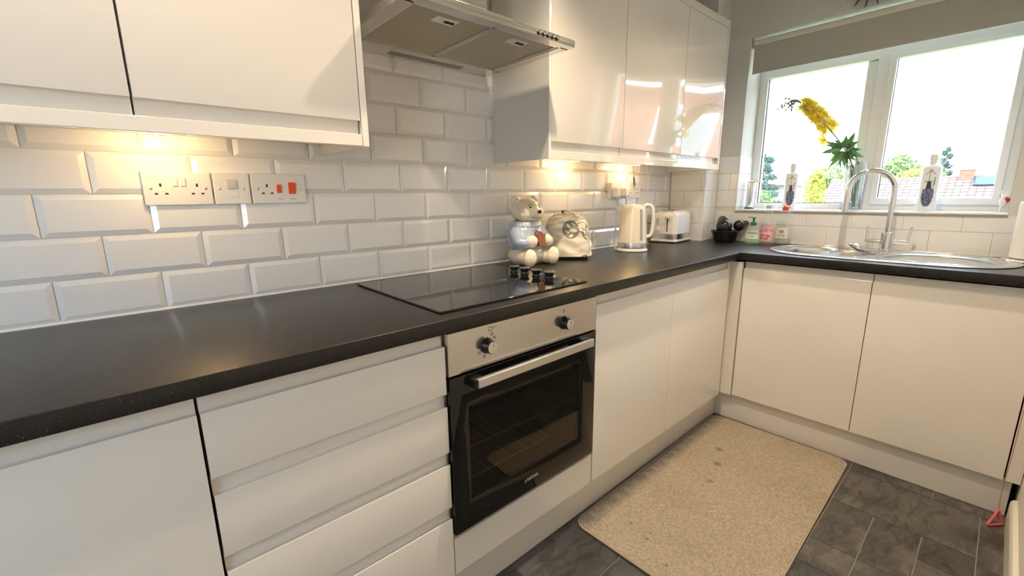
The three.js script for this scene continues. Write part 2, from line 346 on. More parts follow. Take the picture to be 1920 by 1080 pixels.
// window
// a rectangular frame: outer y, z range with rectangular openings, extruded along x
function frameX(x0, x1, [y0, y1, z0, z1], holes, bev = 0.003) {
  const sh = new THREE.Shape([[-z0, y0], [-z1, y0], [-z1, y1], [-z0, y1]].map(([a, b]) => new THREE.Vector2(a, b)));
  for (const [a, b, c, d] of holes) sh.holes.push(new THREE.Path([[-c, a], [-c, b], [-d, b], [-d, a]].map(([p, q]) => new THREE.Vector2(p, q))));
  const g = new THREE.ExtrudeGeometry(sh, { depth: x1 - x0 - 2 * bev, bevelEnabled: true, bevelThickness: bev, bevelSize: bev, bevelOffset: -bev, bevelSegments: 2 });
  return toCreasedNormals(g.rotateY(Math.PI / 2).translate(x0 + bev, 0, 0), 0.4);
}
const win = struct('window_1', frameX(2.955, 3.02, [1.085, OY1, OZ0, OZ1], [[1.130, 1.857, 0.394, 0.9085], [1.130, 1.857, 0.9655, 1.420], [1.9, 2.02, 0.394, 1.42]]), M.pvc, 'white window with a fixed light and a casement');
mesh(win, 'glazing_bead', rb(2.975, 3.012, 1.132, 1.855, 0.862, 0.9075, 0.006), M.pvc);
mesh(win, 'sash', frameX(2.944, 2.998, [1.126, 1.864, 0.9575, 1.4285], [[1.158, 1.842, 0.986, 1.402]]), M.pvc);
mesh(win, 'pane', bx(2.986, 2.990, 1.125, 1.86, 0.385, 0.870), M.glass);
mesh(win, 'pane', bx(2.980, 2.984, 1.15, 1.85, 0.98, 1.408), M.glass);
mesh(win, 'pane', bx(2.986, 2.990, 1.895, 2.005, 0.385, 1.42), M.glass);
mesh(win, 'gasket', merge([bx(2.972, 2.976, 1.13, 1.855, 0.394, 0.3985), bx(2.972, 2.976, 1.13, 1.134, 0.394, 0.862), bx(2.972, 2.976, 1.158, 1.846, 0.986, 0.989)]), M.black);
mesh(win, 'window_sill', rb(XW - 0.006, 2.96, 1.0865, 1.097, OZ0 - 0.006, OZ1 + 0.004, 0.003), M.pvc);

// ------------------------------------------------------------------ fitted units
// door or drawer front with a scooped finger pull; front face at z = 0, x from 0 to w
function pull(w, y0, y1, atBottom = false) {
  const t = y1, p = [[-0.022, y0], [-0.001, y0], [0, y0 + 0.001], [0, t - 0.0325], [-0.0003, t - 0.0315], [-0.001, t - 0.031], [-0.0032, t - 0.031], [-0.004, t - 0.0315]];
  for (let k = 0; k <= 10; k++) { const a = k / 10 * Math.PI / 2; p.push([-0.0045 - 0.0055 * Math.sin(a), t - 0.032 - 0.0045 * (1 - Math.cos(a * 2)) / 2 - 0.0]); }
  for (let k = 1; k <= 10; k++) { const a = k / 10 * Math.PI / 2; p.push([-0.010 - 0.0065 * Math.sin(a), t - 0.0365 + 0.014 * (1 - Math.cos(a))]); }
  p.push([-0.0170, t - 0.010], [-0.0172, t], [-0.022, t]);
  return sweepX(atBottom ? p.map(([z, y]) => [z, y0 + y1 - y]).reverse() : p, 0, w, 0.42);
}
const ZF = 0.585, XF = 2.212;       // front faces of the two runs
const DB = 0.155, DT = 0.861;       // bottom and top of base fronts
function baseUnit(name, label, cat, x0, x1, fronts, partName) {
  const t = thing(name, label, cat, [x0, 0, ZF]);
  mesh(t, 'carcass', bx(0.001, x1 - x0 - 0.001, 0.15, 0.868, -0.57, -0.0235), M.carcass);
  for (const [a, b, y0, y1] of fronts) mesh(t, partName, pull(b - a, y0, y1), M.doorSatin).position.x = a - x0;
  return t;
}
baseUnit('base_cabinet', 'white base cabinet with one handleless door left of the drawers', 'cabinet', -0.612, -0.0105, [[-0.61, -0.0125, DB, DT]], 'door');
baseUnit('drawer_unit', 'white base unit with four handleless drawers beside the oven', 'drawers', -0.0085, 0.4945, [[-0.0075, 0.4935, 0.702, DT], [-0.0075, 0.4935, 0.538, 0.6985], [-0.0075, 0.4935, 0.3735, 0.5345], [-0.0075, 0.4935, DB, 0.370]], 'drawer');
{
  const t = thing('oven_housing', 'white oven housing unit with plain panel below the built-in oven', 'cabinet', [0.497, 0, ZF]);
  mesh(t, 'carcass', merge([bx(0.0, 0.012, 0.15, 0.868, -0.57, -0.024), bx(0.588, 0.6, 0.15, 0.868, -0.57, -0.024), bx(0, 0.6, 0.15, 0.268, -0.57, -0.024), bx(0, 0.6, 0.15, 0.868, -0.575, -0.57)]), M.carcass);
  mesh(t, 'filler_panel', rb(0.0, 0.598, DB, 0.270, -0.022, 0.0, 0.0015), M.doorSatin);
}
baseUnit('base_cabinet', 'wide glossy white base cabinet with two handleless doors right of the oven', 'cabinet', 1.099, 2.172, [[1.1005, 1.617, DB, DT], [1.6185, 2.168, DB, DT]], 'door');
{
  const t = thing('corner_post', 'narrow white corner post between the two base runs', 'corner post', [2.172, 0, ZF]);
  const lw = 0.0385, s = 0.046;
  mesh(t, 'post', merge([rb(0, lw, DB, DT - 0.0, -0.03, -0.012, 0.0015), rb(0.0255, 0.05, DB, DT, -0.03, s, 0.002)]), M.doorSatin);
}
// sink run, local x runs along world z, front faces look along -x
function sinkUnit(name, label, cat, z0, z1, doors) {
  const t = thing(name, label, cat, [XF, 0, z0], -Math.PI / 2);
  mesh(t, 'carcass', bx(0.001, z1 - z0 - 0.001, 0.15, name === 'sink_cabinet' ? 0.73 : 0.868, -0.53, -0.0235), M.carcass);
  for (const [a, b] of doors) mesh(t, 'door', pull(b - a, DB, DT), M.doorSatin).position.x = a - z0;
  return t;
}
sinkUnit('sink_cabinet', 'white sink base cabinet with two handleless doors under the window', 'cabinet', 0.633, 1.597, [[0.6345, 1.1345], [1.1375, 1.5945]]);
{
  const t = thing('end_panel', 'narrow white end panel between the sink cabinet and the wall', 'panel', [XF, 0, 1.599], -Math.PI / 2);
  mesh(t, 'panel', rb(0, 0.039, DB, 0.868, -0.3, 0, 0.0015), M.doorSatin);
}
function plinth(name, label, geo) { tag(mesh(scene, name, geo, M.doorSatin), label, 'plinth'); }
plinth('plinth', 'white plinth under the oven and drawer run', rb(-0.612, 2.248, 0.0, 0.149, 0.522, 0.540, 0.001));
plinth('plinth', 'white plinth under the sink cabinet', rb(2.250, 2.268, 0.0, 0.149, 0.535, 1.621, 0.001));

// worktop, one L with cut-outs for the sink bowl
{
  const s = new THREE.Shape(), f = 0.6146, x = 2.1907;
  s.moveTo(-0.62, -0.004); s.lineTo(-0.62, -f); s.lineTo(x, -f); s.lineTo(x, -ZR + 0.001); s.lineTo(XW - 0.004, -ZR + 0.001); s.lineTo(XW - 0.004, -0.226); s.lineTo(2.598, -0.226); s.lineTo(2.598, -0.004); s.closePath();
  const h = new THREE.Path(); h.absarc(2.497, -0.905, 0.2, 0, Math.PI * 2, true); s.holes.push(h);
  const h2 = new THREE.Path(); h2.absarc(2.497, -1.29, 0.2, 0, Math.PI * 2, true); s.holes.push(h2);
  const g = new THREE.ExtrudeGeometry(s, { depth: 0.0315, bevelEnabled: true, bevelThickness: 0.0025, bevelSize: 0.0025, bevelOffset: -0.0025, bevelSegments: 3, curveSegments: 48 });
  g.rotateX(-Math.PI / 2).translate(0, YT - 0.034, 0);
  const o = mesh(scene, 'worktop', boxUV(toCreasedNormals(g, 0.5), 0.5), M.worktop);
  tag(o, 'dark speckled laminate worktop running in an L along wall and window', 'worktop');
}

// wall cabinets
const ZD = 0.32, WB = 1.357, WT = 2.060;
function wallUnit(label, x0, x1, endSide, group) {
  const t = thing('wall_cabinet', label, 'cabinet', [x0, WB, 0]);
  mesh(t, 'carcass', bx(0.001, x1 - x0 - 0.001, 0, 0.703, 0.0065, ZD - 0.0235), M.carcass);
  const d = mesh(t, 'door', pull(x1 - x0 - 0.003, 0, WT - WB, true), M.door); d.position.set(0.0015, 0, ZD);
  if (endSide) mesh(t, 'end_panel', endSide < 0 ? rb(-0.0125, -0.0005, -0.032, 0.742, 0.0065, ZD + 0.001, 0.001) : rb(x1 - x0 + 0.0015, x1 - x0 + 0.018, -0.032, 0.742, 0.0065, ZD + 0.001, 0.001), M.door);
  return t;
}
wallUnit('white wall cabinet with handleless door above the left end of the worktop', -0.613, -0.0115, 0);
wallUnit('white wall cabinet with handleless door above the sockets, left of the hood', -0.0105, 0.4405, 1);
wallUnit('glossy cream wall cabinet next to the right side of the hood', 1.1525, 1.6, -1);
wallUnit('glossy cream wall cabinet, middle one of three beside the window', 1.6005, 2.1, 0);
wallUnit('glossy cream wall cabinet nearest the window', 2.1005, 2.532, 1);
for (const [a, b, w] of [[-0.613, 0.441, 'left of the hood'], [1.1525, 2.5325, 'right of the hood']]) {
  tag(mesh(scene, 'light_pelmet', rb(a, b, 1.3255, 1.3550, ZD - 0.018, ZD, 0.0015), M.door), 'white pelmet strip under the wall cabinets ' + w, 'pelmet');
  tag(mesh(scene, 'cornice', rb(a, b, 2.0625, 2.0985, 0.01, ZD, 0.0015), M.door), 'white top strip on the wall cabinets ' + w, 'cornice');
}
// under-cabinet puck lights
for (const [x, z, w] of [[0.03, 0.12, 'above the left double socket'], [1.545, 0.10, 'above the cream fabric cover'], [2.05, 0.10, 'above the kettle']]) {
  const t = thing('cabinet_light', 'small round warm light under the wall cabinet ' + w, 'light', [x, 1.3565, z]);
  mesh(t, 'housing', lathe([[0, 0], [0.032, 0], [0.032, -0.008], [0.030, -0.011], [0.027, -0.011], [0.027, -0.007], [0, -0.007]], 28), M.satin);
  mesh(t, 'lens', lathe([[0, -0.0072], [0.0265, -0.0072], [0.0265, -0.0095], [0, -0.010]], 24), std(C(1, 0.9, 0.7), 0.4, { emissive: LAMPS.puckColor, emissiveIntensity: 3 }));
  const l = new THREE.PointLight(LAMPS.puckColor, LAMPS.puck, 0, 2); l.position.set(0, -0.02, 0); l.shadow.radius = 0.6; l.name = 'cabinet_light_lamp'; t.add(l);
}
// ceiling spotlights (above the frame; they cast the hood's shadow on the cabinet side)
for (const [x, y, z, k, cone, w] of [[0.03, 2.2, 0.72, 0.52, 1.3, 'over the drawers'], [0.94, 2.2, 0.78, 1, 1.1, 'over the hob'], [1.9, 2.2, 1.05, 0.6, 1.3, 'near the window']]) {
  const t = thing('ceiling_spotlight', 'warm ceiling spotlight ' + w, 'spotlight', [x, YC, z]);
  mesh(t, 'rose', lathe([[0, 0], [0.045, 0], [0.045, -0.012], [0.04, -0.018], [0, -0.018]], 28), M.satin);
  mesh(t, 'shade', lathe([[0.012, -0.016], [0.012, -0.03], [0.03, -0.045], [0.036, -0.085], [0.034, -0.085], [0.028, -0.047], [0.01, -0.032]], 28), M.satin);
  mesh(t, 'bulb', lathe([[0, -0.04], [0.02, -0.05], [0.031, -0.078], [0.028, -0.084], [0, -0.086]], 24), std(C(1, 0.95, 0.85), 0.4, { emissive: LAMPS.color, emissiveIntensity: 6 }));
  const l = new THREE.SpotLight(LAMPS.color, LAMPS.power * k, 0, cone, 0.75, 2); l.position.set(0, y - YC, 0); l.target.position.set(0, -2.3, 0); l.shadow.radius = 0.8; l.name = 'ceiling_spotlight_lamp'; t.add(l, l.target); l.target.name = 'spotlight_aim';
}

// ------------------------------------------------------------------ extractor hood
function frustum(x0, x1, z0, z1, y0, X0, X1, Z0, Z1, y1) {
  const a = [[x0, y0, z1], [x1, y0, z1], [x1, y0, z0], [x0, y0, z0]], b = [[X0, y1, Z1], [X1, y1, Z1], [X1, y1, Z0], [X0, y1, Z0]], P = [];
  const q = (A, B, Cc, D) => P.push(...A, ...B, ...Cc, ...A, ...Cc, ...D);
  for (let i = 0; i < 4; i++) { const j = (i + 1) % 4; q(a[i], a[j], b[j], b[i]); }
  q(b[0], b[1], b[2], b[3]); q(a[3], a[2], a[1], a[0]);
  const g = new THREE.BufferGeometry(); g.setAttribute('position', new THREE.BufferAttribute(new Float32Array(P), 3)); g.computeVertexNormals();
  return boxUV(g);
}
{
  const t = thing('extractor_hood', 'stainless steel chimney extractor hood with two mesh filters', 'hood', [0.807, 1.655, 0]);
  const x0 = 0.507, x1 = 1.107, zb = 0.012, zf = 0.465, y0 = 1.655;
  pw(t, 'canopy', boxUV(merge([
    rb(x0, x1, y0, y0 + 0.023, 0.43, zf, 0.0015), rb(x0, x1, y0, y0 + 0.023, zb, 0.098, 0.0015), rb(x0, 0.545, y0, y0 + 0.023, 0.09, 0.44, 0.0015), rb(1.069, x1, y0, y0 + 0.023, 0.09, 0.44, 0.0015),
    bx(x0 + 0.002, x1 - 0.002, y0 + 0.0205, y0 + 0.0228, zb + 0.002, zf - 0.002),
  ]), 0.6), M.steel);
  pw(t, 'hood_top', frustum(x0 + 0.02, x1 - 0.02, zb, zf - 0.02, y0 + 0.0228, 0.69, 0.924, zb, 0.25, y0 + 0.10), M.steel);
  pw(t, 'chimney', boxUV(rb(0.69, 0.924, y0 + 0.098, YC - 0.001, zb, 0.25, 0.0015), 0.6), M.steel);
  for (const [a, b] of [[0.5465, 0.8055], [0.8085, 1.0675]]) {
    const f = pw(t, 'filter', boxUV(merge([bx(a, b, y0 + 0.006, y0 + 0.010, 0.1, 0.428)]), 0.05), M.filter);
    pw(f, 'filter_rim', merge([bx(a, b, y0 + 0.002, y0 + 0.007, 0.1, 0.106), bx(a, b, y0 + 0.002, y0 + 0.007, 0.422, 0.428), bx(a, a + 0.006, y0 + 0.002, y0 + 0.007, 0.1, 0.428), bx(b - 0.006, b, y0 + 0.002, y0 + 0.007, 0.1, 0.428)]), M.satin);
    const c = (a + b) / 2, h = pw(f, 'filter_handle', merge([rb(c - 0.035, c + 0.035, y0 + 0.004, y0 + 0.007, 0.352, 0.392, 0.001)]), M.satin);
    mesh(h, 'latch', bx(-0.0, 0.03, -0.0012, 0.0, -0.006, 0.006), M.darkHole).position.set(c - h.getWorldPosition(V(0, 0, 0)).x, y0 + 0.0042 - h.getWorldPosition(V(0, 0, 0)).y, 0.37);
  }
  pw(t, 'lamp_cover', rb(0.67, 0.96, y0 - 0.001, y0 + 0.003, 0.030, 0.066, 0.002), std(C(0.22, 0.21, 0.19), 0.3));
  for (let i = 0; i < 5; i++) {
    const b = mesh(t, 'button', cyl(0.0062, 0.0062, 0.006, 18).rotateX(Math.PI / 2), M.black); b.position.set(0.945 + i * 0.0195 - 0.807, 0.0105, zf + 0.001);
    mesh(b, 'button_cap', cyl(0.0035, 0.0035, 0.004, 14).rotateX(Math.PI / 2), M.satin).position.z = 0.002;
  }
}

// ------------------------------------------------------------------ oven
const font = await new FontLoader().loadAsync('fonts/droid/droid_sans_regular.typeface.json');
{
  const x0 = 0.4995, x1 = 1.0945, t = thing('built_in_oven', 'stainless and black glass built-in oven under the hob', 'oven', [0.797, 0.272, ZF]);
  pw(t, 'body', merge([bx(0.512, 1.082, 0.272, 0.30, 0.06, 0.565), bx(0.512, 1.082, 0.72, 0.86, 0.06, 0.565), bx(0.512, 0.54, 0.3, 0.72, 0.06, 0.565), bx(1.055, 1.082, 0.3, 0.72, 0.06, 0.565), bx(0.512, 1.082, 0.272, 0.86, 0.04, 0.06)]), M.enamel);
  const fascTex = canvasTex(1024, 200, (g, w, h) => {
    g.fillStyle = '#ffffff'; g.fillRect(0, 0, w, h);
    g.strokeStyle = '#3a3835'; g.fillStyle = '#3a3835'; g.lineWidth = 2;
    const X = (x) => (x - x0) / (x1 - x0) * w, Y = (y) => h - (y - 0.747) / 0.114 * h;
    const cx = X(0.623), cy = Y(0.803);
    for (const [a, r] of [[-120, 52], [-60, 60], [-35, 54], [150, 52], [60, 52], [110, 54], [185, 54]]) { const px = cx + Math.cos(a * Math.PI / 180) * r, py = cy + Math.sin(a * Math.PI / 180) * r; g.strokeRect(px - 7, py - 6, 14, 12); g.fillRect(px - 3, py - 1, 6, 3); }
    g.strokeRect(cx + 10, cy - 88, 22, 18); g.beginPath(); g.moveTo(cx + 34, cy - 82); g.lineTo(cx + 60, cy - 86); g.stroke(); g.fillRect(cx - 2, cy - 46, 4, 8);
    const c2 = X(0.932);
    for (let k = 0; k < 6; k++) { const a = (-90 + k * 52) * Math.PI / 180; g.beginPath(); g.arc(c2 + Math.cos(a) * 48, cy + Math.sin(a) * 48, 3, 0, 7); g.fill(); }
    g.strokeRect(c2 - 6, cy - 76, 12, 14); g.fillRect(c2 - 2, cy - 71, 4, 5);
  });
  const fasc = std(C(0.64, 0.62, 0.59), 0.32, { metalness: 1, map: fascTex, roughnessMap: brushTex });
  pw(t, 'fascia', rb(x0, x1, 0.747, 0.861, 0.566, 0.589, 0.0012), M.steel);
  const fp = new THREE.PlaneGeometry(x1 - x0 - 0.004, 0.110).translate((x0 + x1) / 2, 0.804, 0.5893);
  pw(t, 'control_print', fp, fasc);
  for (const kx of [0.623, 0.932]) {
    const k = mesh(t, 'knob', lathe([[0, 0], [0.0215, 0], [0.0215, 0.003], [0.0185, 0.006], [0.0175, 0.024], [0.0165, 0.026], [0, 0.026]], 32).rotateX(Math.PI / 2), M.black);
    k.position.set(kx - 0.797, 0.803 - 0.272, 0.589 - ZF);
    mesh(k, 'knob_face', lathe([[0, 0.0262], [0.0162, 0.0262], [0.0162, 0.0275], [0.0155, 0.0282], [0, 0.0282]], 32).rotateX(Math.PI / 2), M.satin);
    mesh(k, 'pointer', bx(-0.0006, 0.0006, 0.004, 0.016, 0.028, 0.0286), M.black);
  }
  // door: black glass frame with a clear window, handle on two brackets
  pw(t, 'door', (() => {
    const sh = new THREE.Shape([[x0, 0.284], [x1, 0.284], [x1, 0.742], [x0, 0.742]].map(([a, b]) => new THREE.Vector2(a, b)));
    sh.holes.push(new THREE.Path([[0.5565, 0.372], [0.5565, 0.655], [1.010, 0.655], [1.010, 0.372]].map(([a, b]) => new THREE.Vector2(a, b))));
    return toCreasedNormals(new THREE.ExtrudeGeometry(sh, { depth: 0.019, bevelEnabled: true, bevelThickness: 0.002, bevelSize: 0.002, bevelOffset: -0.002, bevelSegments: 2 }).translate(0, 0, 0.570), 0.4);
  })(), M.blackGlass);
  pw(t, 'door_window', bx(0.5555, 1.011, 0.371, 0.656, 0.586, 0.5895), M.ovenPane);
  pw(t, 'handle', rb(0.560, 1.030, 0.7125, 0.7375, 0.622, 0.634, 0.002), M.satin);
  for (const hx of [0.556, 1.0]) pw(t, 'handle_bracket', rb(hx, hx + 0.034, 0.708, 0.734, 0.588, 0.6225, 0.003), M.black);
  for (const ry of [0.385, 0.485]) {
    const wires = [rod([0.545, ry, 0.53], [1.05, ry, 0.53], 0.0035), rod([0.545, ry, 0.1], [1.05, ry, 0.1], 0.003)];
    for (let i = 0; i <= 14; i++) wires.push(rod([0.56 + i * 0.034, ry, 0.1], [0.56 + i * 0.034, ry, 0.53], 0.0016, 6));
    pw(t, 'oven_rack', merge(wires), M.rack);
  }
  const tg = new TextGeometry('LAMONA', { font, size: 0.0105, depth: 0.0004, curveSegments: 4, bevelEnabled: false }); tg.computeBoundingBox();
  pw(t, 'lettering', tg.translate(0.757, 0.3235, 0.5912), std(C(0.62, 0.60, 0.57), 0.5));
  pw(t, 'seal', bx(x0 + 0.004, x1 - 0.004, 0.7425, 0.7465, 0.566, 0.578), M.darkHole);
}

// ------------------------------------------------------------------ hob
{
  const t = thing('ceramic_hob', 'black glass ceramic hob with four knobs set in the worktop', 'hob', [0.786, YT, 0.31]);
  mesh(t, 'glass_top', rb(-0.288, 0.288, 0.0, 0.006, -0.255, 0.255, 0.003, 3), M.blackGlass);
  for (const z of [0.262, 0.319, 0.380, 0.443]) {
    const k = mesh(t, 'knob', lathe([[0, 0], [0.016, 0], [0.016, 0.0025], [0.0138, 0.006], [0.0142, 0.011], [0.0172, 0.017], [0.018, 0.022], [0.0165, 0.024], [0, 0.024]], 28), M.black);
    k.position.set(1.018 - 0.786, 0.006, z - 0.31);
    mesh(k, 'ring', new THREE.TorusGeometry(0.0172, 0.0012, 8, 28).rotateX(Math.PI / 2).translate(0, 0.023, 0), M.chrome);
  }
}

// ------------------------------------------------------------------ sink, tap
{
  const t = thing('inset_sink', 'oval stainless steel inset sink with round bowl and round drainer', 'sink', [2.497, YT, 1.0975]);
  const R = 0.2455, zA = -0.1925, zB = 0.1925, s = new THREE.Shape();
  // outline in (x, -z)
  s.absarc(0, -zA, R, 0, Math.PI, false); s.lineTo(-R, -zB); s.absarc(0, -zB, R, Math.PI, 2 * Math.PI, false); s.lineTo(R, -zA);
  for (const [z, r] of [[zA, 0.186], [zB, 0.186]]) { const h = new THREE.Path(); h.absarc(0, -z, r, 0, Math.PI * 2, true); s.holes.push(h); }
  const g = new THREE.ExtrudeGeometry(s, { depth: 0.0015, bevelEnabled: true, bevelThickness: 0.0022, bevelSize: 0.006, bevelOffset: -0.006, bevelSegments: 4, curveSegments: 64 });
  mesh(t, 'rim', toCreasedNormals(g.rotateX(-Math.PI / 2).translate(0, 0.0024, 0), 0.7), M.sink);
  const b = mesh(t, 'bowl', lathe([[0, -0.145], [0.03, -0.1445], [0.14, -0.14], [0.165, -0.125], [0.175, -0.09], [0.181, -0.02], [0.184, -0.003], [0.19, 0.004], [0.1935, 0.0045]], 64), M.sink); b.position.z = zA;
  mesh(b, 'waste', lathe([[0, -0.143], [0.012, -0.1425], [0.03, -0.1425], [0.036, -0.1405], [0.04, -0.143]], 32), M.chrome);
  const d = mesh(t, 'drainer', lathe([[0, -0.004], [0.09, -0.0045], [0.105, -0.002], [0.112, -0.001], [0.12, -0.002], [0.135, -0.006], [0.17, -0.007], [0.182, -0.002], [0.188, 0.0042], [0.1935, 0.0046]], 64), M.sink); d.position.z = zB;
  mesh(t, 'rim_bead', (() => { const p = []; for (let i = 0; i < 96; i++) { const a = i / 96 * Math.PI * 2; p.push(V(Math.cos(a) * (R - 0.014), 0.0052, Math.sin(a) * (R - 0.014) + (Math.sin(a) > 0 ? zB : zA))); } return new THREE.TubeGeometry(new THREE.CatmullRomCurve3(p, true), 160, 0.0022, 6, true); })(), M.sink);
}
{
  const t = thing('kitchen_tap', 'chrome swan-neck mixer tap with two lever handles', 'tap', [2.695, YT + 0.0052, 1.091]);
  mesh(t, 'body', lathe([[0, 0], [0.028, 0], [0.028, 0.004], [0.0245, 0.006], [0.0245, 0.084], [0.0225, 0.087], [0, 0.087]], 36), M.chrome);
  const d = V(-0.28, 0, -0.96), P = (s, y) => V(d.x * s, y, d.z * s), pts = [P(0, 0.08), P(0, 0.16), P(0, 0.23), P(0, 0.275)];
  for (let i = 1; i < 12; i++) { const a = Math.PI * (1 - i / 12); pts.push(P(0.088 + 0.088 * Math.cos(a), 0.285 + 0.092 * Math.sin(a))); }
  pts.push(P(0.176, 0.275), P(0.177, 0.235), P(0.177, 0.192));
  const sp = mesh(t, 'spout', tube(pts, 0.0125, 90, 18), M.chrome);
  mesh(sp, 'nozzle', cyl(0.0135, 0.0135, 0.014, 24).translate(d.x * 0.177, 0.187, d.z * 0.177), M.satin);
  for (const s of [-1, 1]) {
    const l = mesh(t, 'lever', merge([rod([0, 0.043, s * 0.02], [0, 0.043, s * 0.07], 0.0095, 20), rod([0, 0.043, s * 0.068], [0, 0.043, s * 0.082], 0.0075, 20)]), M.chrome);
    mesh(l, 'handle', rod([0, 0.040, s * 0.075], [0.006, 0.115, s * (s < 0 ? 0.078 : 0.086)], 0.0062, 18), M.chrome);
  }
}
{
  const t = thing('sink_plug', 'chrome and black sink plug resting beside the tap', 'plug', [2.655, YT + 0.005, 0.975]);
  mesh(t, 'dome', lathe([[0, 0.02], [0.012, 0.018], [0.03, 0.008], [0.034, 0.002], [0.033, 0]], 30).rotateX(0.5).translate(0, 0.012, 0.01), M.chrome);
  mesh(t, 'rubber_seal', new THREE.TorusGeometry(0.027, 0.0045, 10, 30).rotateX(Math.PI / 2 + 0.5).translate(0, 0.012, 0.008), M.black);
  mesh(t, 'stem', rod([0, 0.004, 0.0], [0.004, 0.018, 0.045], 0.004), M.chrome);
}

// ------------------------------------------------------------------ sockets
function plate(label, cat, x0, x1, y0, y1, z1, name) {
  const t = thing(name, label, cat, [x0, y0, 0.0055]);
  mesh(t, 'face_plate', rb(0, x1 - x0, 0, y1 - y0, 0, z1 - 0.0055, 0.0025), M.plateWhite);
  t.userData.w = x1 - x0; return t;
}
const W = (t) => t.userData.w;
function slots(t, fx, H, zf, w) {
  const sx = fx * W(t), add = (x, y, a, b) => mesh(t, 'pin_slot', bx(-a / 2, a / 2, -b / 2, b / 2, -0.0006, 0.0004), M.darkHole).position.set(x, y, zf);
  add(sx, H * 0.6, 0.0045, 0.0085); add(sx - w, H * 0.345, 0.007, 0.0042); add(sx + w, H * 0.345, 0.007, 0.0042);
}
function screw(t, fx, fy, H, zf) { mesh(t, 'screw', lathe([[0, 0.0012], [0.0025, 0.001], [0.0036, 0]], 14).rotateX(Math.PI / 2), M.satin).position.set(fx * W(t), fy * H, zf); }
function rocker(t, x, y, w, h, zf, m) { const r = mesh(t, 'rocker_switch', rb(-w / 2, w / 2, -h / 2, h / 2, 0, 0.005, 0.0015), m); r.position.set(x, y, zf - 0.001); r.rotation.x = 0.12; return r; }
{
  const H = 0.0855, y0 = 1.1805, zf = 0.009;
  let t = plate('white double socket with two white switches under the wall cabinet', 'socket', -0.0075, 0.1385, y0, y0 + H, 0.0145, 'double_socket');
  slots(t, 0.247, H, zf, 0.0105); slots(t, 0.775, H, zf, 0.0105); rocker(t, 0.457 * 0.146, 0.7 * H, 0.0115, 0.022, zf, M.plateWhite); rocker(t, 0.575 * 0.146, 0.7 * H, 0.0115, 0.022, zf, M.plateWhite); screw(t, 0.11, 0.5, H, zf); screw(t, 0.905, 0.5, H, zf);
  t = plate('white fused connection plate between the double socket and cooker switch', 'socket', 0.1425, 0.2295, y0, y0 + H, 0.0145, 'fused_spur');
  mesh(t, 'fuse_carrier', rb(0.031, 0.056, 0.042, 0.068, zf - 0.001, zf + 0.003, 0.003), std(C(0.62, 0.61, 0.6), 0.35)); mesh(t, 'cover_strip', rb(0.027, 0.06, 0.02, 0.034, zf - 0.001, zf + 0.0008, 0.001), M.plateWhite); screw(t, 0.17, 0.5, H, zf); screw(t, 0.83, 0.5, H, zf);
  t = plate('white cooker plate with one socket and two red switches', 'socket', 0.2335, 0.380, y0, y0 + H, 0.0145, 'cooker_switch');
  slots(t, 0.275, H, zf, 0.0115); rocker(t, 0.49 * 0.1465, 0.5 * H, 0.0125, 0.024, zf, M.red); rocker(t, 0.735 * 0.1465, 0.52 * H, 0.02, 0.034, zf, M.red); screw(t, 0.11, 0.5, H, zf); screw(t, 0.915, 0.5, H, zf);
  for (const [fx, w] of [[0.5, 0.015], [0.735, 0.018]]) mesh(t, 'marking', bx(-w / 2, w / 2, -0.0009, 0.0009, 0, 0.0003), std(C(0.4, 0.39, 0.38), 0.6)).position.set(fx * 0.1465, 0.15 * H, zf);
  // sockets by the kettle
  t = plate('white surface-mounted socket box with two plugs in by the kettle', 'socket', 1.925, 2.075, 1.172, 1.256, 0.034, 'double_socket');
  rocker(t, 0.06, 0.062, 0.0115, 0.02, 0.0287, M.plateWhite); rocker(t, 0.09, 0.062, 0.0115, 0.02, 0.0287, M.plateWhite); screw(t, 0.08, 0.5, 0.084, 0.0287); screw(t, 0.93, 0.5, 0.084, 0.0287);
  t = plate('white double socket with nothing plugged in behind the kettle', 'socket', 2.088, 2.235, 1.172, 1.257, 0.0145, 'double_socket');
  slots(t, 0.25, 0.085, zf, 0.0105); slots(t, 0.77, 0.085, zf, 0.0105); rocker(t, 0.067, 0.06, 0.0115, 0.02, zf, M.plateWhite); rocker(t, 0.083, 0.06, 0.0115, 0.02, zf, M.plateWhite);
  // plugs
  for (const [x, lab, kettle] of [[1.952, 'white plug with the kettle flex in the socket box', true], [2.035, 'white plug with the toaster flex in the socket box', false]]) {
    const p = thing('mains_plug', lab, 'plug', [x, 1.205, 0.0345]);
    mesh(p, 'plug_body', rb(-0.024, 0.024, -0.026, 0.026, 0, 0.032, 0.009, 3), M.whitePlastic);
    mesh(p, 'flex', kettle ? tube([[0, -0.022, 0.018], [0.0, -0.05, 0.02], [-0.004, -0.12, 0.024], [-0.036, -0.21, 0.040], [-0.066, -0.266, 0.058], [-0.086, -0.290, 0.078], [-0.092, -0.2935, 0.0945]], 0.0033, 60, 8) : tube([[0, -0.022, 0.018], [0.004, -0.06, 0.02], [0.012, -0.15, 0.022], [0.05, -0.25, 0.03], [0.14, -0.2935, 0.04], [0.2, -0.2935, 0.05]], 0.0033, 60, 8), M.cable);
  }
  const hk = thing('hanging_tag', 'small dark metal tag hanging on a string below the wall cabinet', 'tag', [2.135, 1.272, 0.03]);
  mesh(hk, 'string', tube([[0.0, 0.084, 0.0], [0, 0.05, 0], [0, 0.02, 0]], 0.0007, 10, 5), M.darkHole);
  mesh(hk, 'tag', ell(0.008, -0.008, 0, 0.008, 0.028, 0.003, 16).rotateZ(0.25), std(C(0.12, 0.11, 0.10), 0.3, { metalness: 0.8 }));
